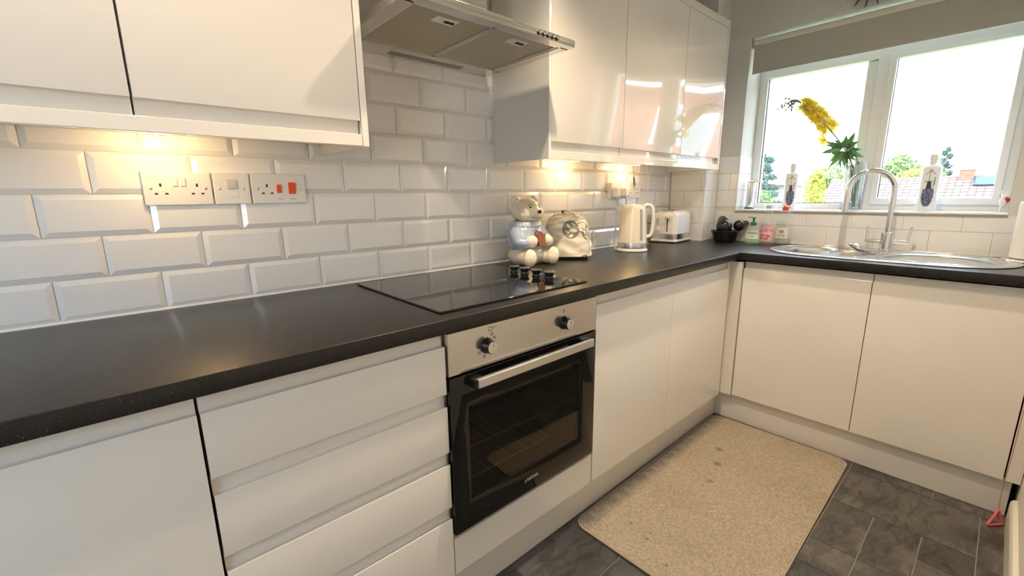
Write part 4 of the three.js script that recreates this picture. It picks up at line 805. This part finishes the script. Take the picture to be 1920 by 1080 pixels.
{
  const t = thing('glass_vase', 'tall ribbed clear glass vase on the window sill', 'vase', [2.885, YS, 0.893]);
  const o = lathe([[0, 0.0], [0.039, 0.0], [0.041, 0.003], [0.0505, 0.248], [0.0485, 0.249], [0.039, 0.012], [0, 0.010]], 48), p = o.attributes.position;
  for (let i = 0; i < p.count; i++) { const a = Math.atan2(p.getX(i), p.getZ(i)), k = 1 + 0.035 * Math.cos(a * 16); p.setX(i, p.getX(i) * k); p.setZ(i, p.getZ(i) * k); }
  o.computeVertexNormals(); mesh(t, 'vase', o, M.clearGlass);
  const f = thing('flower_stem', 'yellow artificial delphinium spray with green leaves in the glass vase', 'flowers', [2.885, YS + 0.012, 0.893]);
  const loc = (y, z, dx = 0) => [dx, y - YS - 0.012, z - 0.893];
  const path = [loc(1.112, 0.90), loc(1.24, 0.885), loc(1.36, 0.862), loc(1.45, 0.81), loc(1.52, 0.757), loc(1.585, 0.708), loc(1.645, 0.655), loc(1.685, 0.60), loc(1.70, 0.545)].map((a) => V(...a));
  const curve = new THREE.CatmullRomCurve3(path);
  mesh(f, 'stem', new THREE.TubeGeometry(curve, 60, 0.0032, 8, false), M.stem);
  mesh(f, 'side_stems', merge([tube([loc(1.112, 0.88, 0.01), loc(1.25, 0.875, 0.012), loc(1.4, 0.84, 0.01)], 0.003, 20, 7), tube([loc(1.112, 0.91, -0.01), loc(1.25, 0.9, -0.012), loc(1.38, 0.86, -0.01), loc(1.46, 0.82, 0)], 0.0028, 20, 7), tube([loc(1.112, 0.895, 0.015), loc(1.3, 0.905, 0.01), loc(1.44, 0.862, 0)], 0.0025, 20, 7)]), M.stem);
  const petal = (() => { const g = new THREE.PlaneGeometry(0.012, 0.026, 2, 4), p = g.attributes.position; for (let i = 0; i < p.count; i++) { const v = p.getY(i) / 0.026 + 0.5, w = Math.sqrt(Math.max(0.02, 1 - Math.pow(2 * v - 1, 2))); p.setXYZ(i, p.getX(i) * w, v * 0.026, 0.004 * v * v + Math.abs(p.getX(i)) * 0.3); } g.computeVertexNormals(); return g; })();
  const floretGeo = (() => { const l = []; for (let k = 0; k < 7; k++) { const g = petal.clone(); g.rotateX(0.95 + 0.2 * (k % 2)); g.rotateY(k / 7 * Math.PI * 2); l.push(g); } for (let k = 0; k < 4; k++) { const g = petal.clone().scale(0.7, 0.7, 0.7); g.rotateX(0.4); g.rotateY(k / 4 * Math.PI * 2 + 0.4); l.push(g); } return merge(l); })();
  for (let k = 0; k < 46; k++) {
    const u = 0.50 + 0.36 * (k + rnd()) / 46, c = curve.getPoint(u), tan = curve.getTangent(u), a = k * 2.4 + rr(-0.3, 0.3), r = 0.033 * (1.05 - 0.35 * (u - 0.5) / 0.36);
    const n = V(Math.cos(a), 0, Math.sin(a)).applyQuaternion(new THREE.Quaternion().setFromUnitVectors(V(0, 1, 0), tan)), m = mesh(f, 'floret', floretGeo, k % 3 ? M.petal : M.petalPale);
    m.position.copy(c).addScaledVector(n, r * rr(0.55, 1)); m.quaternion.setFromUnitVectors(V(0, 1, 0), n.clone().addScaledVector(tan, 0.3).normalize()); m.scale.setScalar(rr(1.05, 1.4));
  }
  { const m = mesh(f, 'floret', floretGeo, M.petal); m.position.set(...loc(1.475, 0.738)); m.quaternion.setFromUnitVectors(V(0, 1, 0), V(-0.5, -0.4, -0.5).normalize()); m.scale.setScalar(1.7); }
  const budGeo = ell(0, 0, 0, 0.005, 0.0095, 0.005, 8);
  for (let s = 0; s < 6; s++) {
    const st = curve.getPoint(0.84 + s * 0.022), en = V(...loc([1.712, 1.705, 1.69, 1.672, 1.66, 1.652][s], [0.525, 0.56, 0.50, 0.487, 0.53, 0.56][s], rr(-0.02, 0.02)));
    const mid = st.clone().lerp(en, 0.5).add(V(0, 0.008, 0)), cc = new THREE.CatmullRomCurve3([st, mid, en]);
    mesh(f, 'twig', new THREE.TubeGeometry(cc, 10, 0.0012, 5, false), M.stem);
    for (let k = 0; k < 5; k++) { const m = mesh(f, 'bud', budGeo, M.bud); m.position.copy(cc.getPoint(0.35 + 0.16 * k)).add(V(rr(-0.003, 0.003), rr(-0.006, 0.006), rr(-0.003, 0.003))); m.rotation.set(rr(0, 3), rr(0, 3), rr(0, 3)); }
  }
  // lobed leaves
  const lf = new THREE.Shape(); lf.moveTo(0, 0);
  for (const [x, y] of [[0.010, 0.012], [0.026, 0.020], [0.016, 0.026], [0.024, 0.042], [0.012, 0.040], [0.010, 0.056], [0, 0.082], [-0.010, 0.056], [-0.012, 0.040], [-0.024, 0.042], [-0.016, 0.026], [-0.026, 0.020], [-0.010, 0.012]]) lf.lineTo(x, y);
  const leafGeo = (() => { const g = new THREE.ExtrudeGeometry(lf, { depth: 0.0006, bevelEnabled: false, steps: 1 }), p = g.attributes.position; for (let i = 0; i < p.count; i++) { const y = p.getY(i), x = p.getX(i); p.setZ(i, p.getZ(i) - 2.2 * y * y + Math.abs(x) * 0.25); } g.computeVertexNormals(); return g; })();
  const at = V(...loc(1.415, 0.828));
  for (let k = 0; k < 24; k++) {
    const m = mesh(f, 'leaf', leafGeo, k % 2 ? M.leaf : M.leafPale), a = k * 2.4 + rr(-0.3, 0.3), e = rr(-1.2, 1.2);
    const dir = V(-0.35 + 0.5 * Math.sin(e), Math.sin(a), Math.cos(a)).normalize();
    m.quaternion.setFromUnitVectors(V(0, 1, 0), dir); m.rotateY(rr(-0.6, 0.6) + (Math.abs(dir.x) > 0.6 ? 0.5 : Math.PI / 2)); m.position.copy(at).addScaledVector(dir, 0.008); m.scale.setScalar(rr(0.8, 1.25));
  }
}
{ // mouse figurine
  const t = thing('mouse_figurine', 'little white mouse figurine with a red heart on the sill', 'figurine', [2.868, YS, 1.443], -0.9);
  const m = phy(C(0.80, 0.74, 0.68), 0.5);
  mesh(t, 'body', sdfGeo((x, y, z) => { let d = smin(sdE(x, y, z, 0, 0.044, 0, 0.0165, 0.022, 0.0145), sdE(x, y, z, 0, 0.073, 0.003, 0.0125, 0.0115, 0.013), 0.008); d = smin(d, sdE(x, y, z, 0, 0.07, 0.015, 0.005, 0.005, 0.008), 0.006); for (const s of [-1, 1]) { d = Math.min(d, sdE(x, y, z, s * 0.0115, 0.086, -0.001, 0.0075, 0.0085, 0.003)); d = smin(d, sdC(x, y, z, [s * 0.007, 0.03, 0], [s * 0.008, 0.003, 0.002], 0.0042, 0.004), 0.004); d = smin(d, sdC(x, y, z, [s * 0.014, 0.056, 0.004], [s * 0.006, 0.05, 0.017], 0.0038, 0.0036), 0.003); } return d; }, [0, 0.046, 0.004], 0.052, 56), m);
  const h = new THREE.Shape(); h.moveTo(0, -0.008); h.bezierCurveTo(0.016, 0.003, 0.008, 0.013, 0, 0.006); h.bezierCurveTo(-0.008, 0.013, -0.016, 0.003, 0, -0.008);
  mesh(t, 'heart', new THREE.ExtrudeGeometry(h, { depth: 0.003, bevelEnabled: true, bevelSize: 0.0012, bevelThickness: 0.0012, bevelSegments: 2 }).translate(0, 0.052, 0.017), phy(C(0.6, 0.02, 0.05), 0.35));
  for (const s of [-1, 1]) mesh(t, 'eye', ell(s * 0.005, 0.077, 0.014, 0.0014, 0.0014, 0.0014, 8), M.black);
  mesh(t, 'tail', tube([[0, 0.02, -0.012], [0.006, 0.008, -0.022], [0.012, 0.0035, -0.024], [0.018, 0.003, -0.02]], 0.0015, 20, 6), std(C(0.45, 0.38, 0.36), 0.7));
  mesh(t, 'whiskers', merge([rod([0.003, 0.069, 0.021], [0.013, 0.071, 0.024], 0.0004, 5), rod([-0.003, 0.069, 0.021], [-0.013, 0.071, 0.024], 0.0004, 5)]), M.darkHole);
}
// ------------------------------------------------------------------ blind, ornament, roll, cord, mat
{
  const t = thing('roller_blind', 'taupe roller blind rolled most of the way up in the window recess', 'blind', [2.80, 1.86, 0.905]);
  pw(t, 'fabric', bx(2.7935, 2.7955, 1.866, 2.020, 0.360, 1.450), M.blind);
  pw(t, 'bottom_bar', rb(2.791, 2.798, 1.862, 1.872, 0.360, 1.450, 0.002), M.blind);
  pw(t, 'roller', rod([2.812, 2.022, 0.358], [2.812, 2.022, 1.452], 0.0175, 28), M.blind);
  pw(t, 'valance', sweepX([[0.0, 0.0], [0.010, 0.0], [0.014, 0.012], [0.012, 0.024], [0.004, 0.031], [0.0, 0.031]], 0.360, 1.450).rotateY(-Math.PI / 2).translate(2.797, 2.012, 0), M.blindTrim);
  for (const z of [0.3535, 1.4525]) pw(t, 'bracket', rb(2.786, 2.835, 1.998, 2.048, z - 0.003, z + 0.003, 0.002), M.satin);
  pw(t, 'bead_chain', tube([[2.80, 2.02, 1.4585], [2.80, 1.75, 1.4585], [2.80, 1.58, 1.4585]], 0.0016, 20, 6), M.pvc);
}
{
  const t = thing('wall_ornament', 'teal and silver petal ornament on the wall above the blind', 'ornament', [XW, 2.165, 0.88]);
  const pm = [phy(C(0.03, 0.16, 0.18), 0.2, { clearcoat: 1 }), phy(C(0.008, 0.03, 0.04), 0.2, { clearcoat: 1 }), phy(C(0.55, 0.55, 0.54), 0.3, { metalness: 0.6 })];
  const g = ell(0, 0.078, 0, 0.012, 0.034, 0.004, 18);
  for (let k = 0; k < 14; k++) { const m = mesh(t, 'petal', g, pm[[0, 1, 0, 2][k % 4]]); m.position.x = -0.011; m.rotation.set((k + 0.38) / 14 * Math.PI * 2 + Math.PI, 0, 0); m.rotation.order = 'XYZ'; m.scale.x = 0.8; m.geometry = g; }
  mesh(t, 'centre', ell(-0.008, 0, 0, 0.008, 0.04, 0.04, 22), pm[2]);
  mesh(t, 'backing', cyl(0.05, 0.05, 0.004, 24).rotateZ(Math.PI / 2).translate(-0.003, 0, 0), pm[2]);
}
{
  const t = thing('paper_towel_holder', 'chrome stand for the kitchen roll at the end of the worktop', 'holder', [2.66, YT, 1.548]);
  mesh(t, 'base', lathe([[0, 0], [0.078, 0], [0.08, 0.004], [0.076, 0.010], [0.02, 0.013], [0, 0.013]], 48), M.satin);
  mesh(t, 'post', lathe([[0.006, 0.012], [0.006, 0.262], [0.011, 0.27], [0.009, 0.28], [0, 0.283]], 20), M.chrome);
  const k = thing('kitchen_roll', 'white kitchen roll standing on its chrome holder', 'kitchen roll', [2.66, YT + 0.0132, 1.548]);
  mesh(k, 'paper', lathe([[0.02, 0.0], [0.055, 0.0], [0.0575, 0.003], [0.0578, 0.222], [0.055, 0.226], [0.02, 0.226]], 48), M.paper);
  mesh(k, 'card_core', lathe([[0.0185, 0], [0.02, 0], [0.02, 0.226], [0.0185, 0.226], [0.0185, 0]], 24), std(C(0.45, 0.33, 0.2), 0.9));
}
{
  const t = thing('pull_cord', 'thin coral pull cord with a pink triangular handle near the floor', 'pull cord', [2.168, 0, 1.598]);
  mesh(t, 'cord', tube([[0, YC, 0], [0.0, 1.5, 0.0], [0.001, 0.8, 0.001], [-0.003, 0.3, 0.002], [0.002, 0.12, -0.001], [0, 0.056, 0.002]], 0.0011, 80, 6), std(C(0.55, 0.17, 0.08), 0.8));
  const tr = new THREE.CatmullRomCurve3([V(0.0, 0.056, 0.002), V(-0.020, 0.030, -0.008), V(-0.040, 0.007, -0.018), V(-0.034, 0.005, -0.012), V(-0.015, 0.006, 0.004), V(0.002, 0.007, 0.016), V(0.004, 0.012, 0.016), V(0.003, 0.03, 0.010)], true, 'catmullrom', 0.2);
  mesh(t, 'handle', new THREE.TubeGeometry(tr, 60, 0.0042, 8, true), phy(C(0.75, 0.10, 0.14), 0.4));
}
{
  const t = thing('floor_mat', 'beige looped-pile mat lying in front of the oven and sink units', 'mat', [1.63, 0.0005, 0.857], 0.012);
  const a = 0.595, b = 0.303, r = 0.05, sh = (k) => { const s = new THREE.Shape(), A = a - k, B = b - k, q = r - k; s.moveTo(-A + q, -B); s.lineTo(A - q, -B); s.quadraticCurveTo(A, -B, A, -B + q); s.lineTo(A, B - q); s.quadraticCurveTo(A, B, A - q, B); s.lineTo(-A + q, B); s.quadraticCurveTo(-A, B, -A, B - q); s.lineTo(-A, -B + q); s.quadraticCurveTo(-A, -B, -A + q, -B); return s; };
  const g = new THREE.ExtrudeGeometry(sh(0.006), { depth: 0.006, bevelEnabled: true, bevelThickness: 0.003, bevelSize: 0.003, bevelSegments: 2, curveSegments: 8 }).rotateX(-Math.PI / 2).translate(0, 0.0032, 0);
  const p = g.attributes.position, uv = g.attributes.uv; for (let i = 0; i < p.count; i++) uv.setXY(i, (p.getX(i) + a) / (2 * a), (p.getZ(i) + b) / (2 * b));
  mesh(t, 'pile', g, M.mat);
  const edge = sh(0.004).getSpacedPoints(160).map((q) => V(q.x, 0.0055, q.y));
  mesh(t, 'bound_edge', new THREE.TubeGeometry(new THREE.CatmullRomCurve3(edge, true), 240, 0.0052, 8, true), M.matEdge);
}
// ------------------------------------------------------------------ outside
const YG = -2.65;
{
  const g = mesh(scene, 'garden', boxUV(bx(3.4, 120, YG - 0.3, YG, -60, 60), 3), std(C(0.20, 0.26, 0.10), 1)); g.userData.kind = 'structure'; g.userData.label = 'garden ground far below the window';
}
function foliage(blobs, n, size, rs) {
  seed = rs; const P = [], N = [];
  for (let k = 0; k < n; k++) {
    const [x, y, z, a, b, c] = blobs[Math.floor(rnd() * blobs.length)];
    const th = rnd() * Math.PI * 2, cz = rr(-1, 1), sq = Math.sqrt(1 - cz * cz), rad = 0.72 + 0.3 * rnd(), d = V(sq * Math.cos(th), cz, sq * Math.sin(th));
    const o = V(x + d.x * a * rad, y + d.y * b * rad, z + d.z * c * rad), n1 = V(rr(-1, 1), rr(-1, 1), rr(-1, 1)).addScaledVector(d, 1.2).normalize();
    const t1 = V(rr(-1, 1), rr(-1, 1), rr(-1, 1)).cross(n1).normalize(), t2 = n1.clone().cross(t1), s = size * rr(0.6, 1.4);
    const A = o.clone().addScaledVector(t1, s), B = o.clone().addScaledVector(t2, s * 0.55), Cc = o.clone().addScaledVector(t1, -s), D = o.clone().addScaledVector(t2, -s * 0.55);
    for (const q of [A, B, Cc, A, Cc, D]) { P.push(q.x, q.y, q.z); N.push(n1.x, n1.y, n1.z); }
  }
  const g = new THREE.BufferGeometry(); g.setAttribute('position', new THREE.Float32BufferAttribute(P, 3)); g.setAttribute('normal', new THREE.Float32BufferAttribute(N, 3)); return g;
}
const bark = std(C(0.16, 0.11, 0.07), 0.9);
const leafM = (r, g, b) => phy(C(r * 0.62, g * 0.62, b * 0.62), 0.9, { transmission: 0.3, thickness: 0 });
function tree(name, label, [x, z], h, blobs, n, size, m, rs) {
  const t = thing(name, label, 'tree', [x, YG, z], 0, 'trees beyond the window');
  mesh(t, 'trunk', lathe([[0.16, 0], [0.11, h * 0.4], [0.05, h * 0.8], [0.01, h * 0.95]], 10), bark);
  mesh(t, 'foliage', foliage(blobs, n, size, rs), m);
}
const boughs = (h, w, k, s) => { seed = s; const l = []; for (let i = 0; i < k; i++) { const v = i / k, r = w * (1 - v * 0.8), a = i * 2.4; l.push([Math.cos(a) * r * 0.6, h * (0.25 + 0.72 * v), Math.sin(a) * r * 0.6, r * 0.55, h * 0.028, r * 0.55]); } return l; };
tree('conifer_tree', 'blue-green conifer with spreading boughs beyond the fixed pane', [24, -6.9], 5.9, boughs(5.9, 1.5, 26, 5), 3200, 0.09, leafM(0.12, 0.24, 0.20), 11);
tree('garden_tree', 'rounded mid-green tree in front of the conifer', [22, -6.3], 4.3, [[0, 3.3, 0, 0.75, 0.7, 0.75], [0.1, 2.6, 0.5, 0.7, 0.6, 0.6], [0, 3.0, -0.6, 0.7, 0.7, 0.6]], 2600, 0.07, leafM(0.24, 0.38, 0.10), 12);
tree('golden_tree', 'bright yellow-green columnar tree beside the glass vase', [20, -3.68], 5.1, [[0, 2.2, 0, 0.5, 1.3, 0.48], [0, 3.6, 0.05, 0.4, 1.2, 0.38], [0, 1.4, -0.1, 0.55, 0.9, 0.52]], 4200, 0.06, leafM(0.62, 0.60, 0.06), 13);
tree('garden_bush', 'low yellow bush under the conifer', [18.5, -5.0], 3.4, [[0, 2.9, 0, 0.6, 0.42, 0.55], [0, 2.6, 0.55, 0.5, 0.4, 0.4], [0, 2.7, -0.5, 0.5, 0.4, 0.4]], 1800, 0.05, leafM(0.66, 0.58, 0.07), 14);
tree('garden_tree', 'green tree behind the left end of the tiled roof', [46, -9.2], 6.0, [[0, 5.0, 0, 1.3, 1.0, 1.1], [0, 4.4, 1.0, 1.1, 0.9, 0.9], [0, 4.5, -1.0, 1.2, 0.9, 0.9]], 2400, 0.12, leafM(0.34, 0.44, 0.12), 15);
tree('garden_tree', 'light green tree rising behind the tiled roof', [45, -4.6], 6.6, [[0, 5.6, 0, 1.0, 1.1, 0.95], [0, 5.0, 0.9, 1.0, 0.8, 0.7], [0, 5.0, -0.8, 0.9, 0.8, 0.7]], 2600, 0.12, leafM(0.32, 0.46, 0.13), 16);
tree('conifer_tree', 'thin dark conifer behind the tiled roof', [46, -2.2], 7.2, boughs(7.2, 1.0, 22, 6), 1800, 0.1, leafM(0.10, 0.20, 0.16), 17);
tree('garden_bush', 'low yellow-green bush along the roof ridge', [41.5, -3.0], 5.1, [[0, 4.8, 0, 0.9, 0.5, 1.3]], 1500, 0.1, leafM(0.55, 0.55, 0.12), 18);
{ // bungalow with the tiled roof
  const t = thing('bungalow', 'neighbouring bungalow with a tiled roof and brick chimney', 'house', [35, YG, -1]);
  const wall = std(C(0.5, 0.48, 0.46), 0.9), roofM = std(C(0.17, 0.115, 0.095), 0.85), rx = 36.2, ry = 1.90, ex = 32.0, ey = -0.45, z0 = -6.8, z1 = 5.0;
  pw(t, 'wall', bx(32.4, 40, YG, ey, z0 + 0.3, z1 - 0.3), wall);
  const L = Math.hypot(rx - ex, ry - ey), ang = Math.atan2(ry - ey, rx - ex);
  pw(t, 'roof', (() => { const s = new THREE.Shape([[ex, ey - 0.06], [rx, ry - 0.06], [2 * rx - ex, ey - 0.06]].map(([x, y]) => new THREE.Vector2(x, y))); return new THREE.ExtrudeGeometry(s, { depth: z1 - z0, bevelEnabled: false }).translate(0, 0, z0); })(), std(C(0.2, 0.16, 0.14), 0.9));
  const list = []; const one = new THREE.BoxGeometry(0.36, 0.03, 0.285);
  for (let r = 0; r < 14; r++) for (let c = 0; c < 39; c++) { const d = (r + 0.5) * L / 14; const g = one.clone(); g.rotateZ(ang - 0.07); g.translate(ex + Math.cos(ang) * d, ey + Math.sin(ang) * d + 0.015 + ((c * 7 + r * 3) % 5) * 0.002, z0 + 0.15 + c * 0.3 + (r & 1 ? 0.0 : 0.0)); list.push(g); }
  const rt = pw(t, 'roof_tiles', merge(list), roofM); rt.userData.kind = 'stuff';
  pw(t, 'ridge', rod([rx, ry + 0.0, z0], [rx, ry + 0.0, z1], 0.09, 12), roofM);
  pw(t, 'fascia', merge([bx(ex - 0.06, ex, ey - 0.2, ey + 0.02, z0, z1)]), wall);
  pw(t, 'solar_panel', (() => { const g = new THREE.BoxGeometry(0.9, 0.06, 1.7); g.rotateZ(ang); g.translate(rx - 0.62, ry - 0.22, 0.75); return g; })(), phy(C(0.03, 0.05, 0.12), 0.2));
  const ch = pw(t, 'chimney', boxUV(bx(rx - 0.35, rx + 0.35, ry - 0.6, ry + 0.42, -0.74, -0.14), 0.7), std(C(0.6, 0.6, 0.6), 0.9, { map: brickTex }));
  pw(ch, 'chimney_cap', bx(rx - 0.4, rx + 0.4, ry + 0.4, ry + 0.47, -0.8, -0.08), wall);
  pw(ch, 'chimney_pot', lathe([[0.16, 0], [0.13, 0.1], [0.12, 0.6], [0.15, 0.66], [0.14, 0.72], [0, 0.72]], 16).translate(rx, ry + 0.47, -0.36), std(C(0.22, 0.19, 0.17), 0.9));
}
{ // pale house by the conifer
  const t = thing('pale_house', 'small pale house end with a window, left of the golden tree', 'house', [36, YG, -11.4]);
  pw(t, 'wall', bx(34, 40, YG, 1.7, -12.6, -9.6), std(C(0.30, 0.24, 0.22), 0.9));
  pw(t, 'roof', bx(33.7, 40.3, 1.7, 1.85, -12.9, -9.3), std(C(0.75, 0.74, 0.72), 0.9));
  const w = pw(t, 'window', bx(33.95, 34.02, 0.55, 1.35, -11.6, -10.5), M.pvc); pw(w, 'pane', bx(33.93, 33.955, 0.62, 1.28, -11.5, -10.6), phy(C(0.25, 0.33, 0.38), 0.1));
}
{ // brick house to the right of the view; the glossy doors mirror it
  const t = thing('brick_house', 'sunlit brick house mirrored in the glossy cabinet doors', 'house', [12, YG, 8.5]);
  pw(t, 'wall', boxUV(bx(9.4, 17, YG, 2.62, 2.8, 13), 1.2), std(C(0.6, 0.6, 0.6), 0.9, { map: brickTex }));
  const s = [[9.0, 2.6], [17.4, 2.6]];
  pw(t, 'roof', frustum(9.0, 17.4, 2.4, 13.4, 2.6, 11.6, 14.8, 6.2, 11.0, 4.3), std(C(0.24, 0.17, 0.14), 0.85));
  const rows = []; for (let i = 0; i < 12; i++) { const k = i / 12, y = 2.6 + 1.7 * k + 0.03, xa = 9.0 + 2.6 * k, xb = 17.4 - 2.6 * k, za = 2.4 + 3.8 * k, zb = 13.4 - 2.4 * k; rows.push(bx(xa - 0.02, xa + 0.2, y - 0.02, y + 0.03, za, zb), bx(xa, xb, y - 0.02, y + 0.03, za - 0.02, za + 0.2)); }
  const rt = pw(t, 'roof_courses', merge(rows), std(C(0.30, 0.21, 0.17), 0.85)); rt.userData.kind = 'stuff';
  pw(t, 'gutter', merge([bx(8.9, 9.02, 2.5, 2.64, 2.3, 13.4), bx(9.02, 17.4, 2.5, 2.64, 2.3, 2.42)]), M.pvc);
  for (const z of [3.6, 6.4, 9.4]) { const w = pw(t, 'window', bx(9.33, 9.42, 0.6, 1.9, z, z + 1.4), M.pvc); for (const q of [0.08, 0.74]) pw(w, 'pane', bx(9.31, 9.335, 0.7, 1.8, z + q, z + q + 0.58), phy(C(0.2, 0.26, 0.3), 0.1)); }
}
scene.traverse((o) => { if (o.isMesh) { o.castShadow = true; o.receiveShadow = true; } if (o.isLight) o.castShadow = true; });
renderer.render(scene, camera);
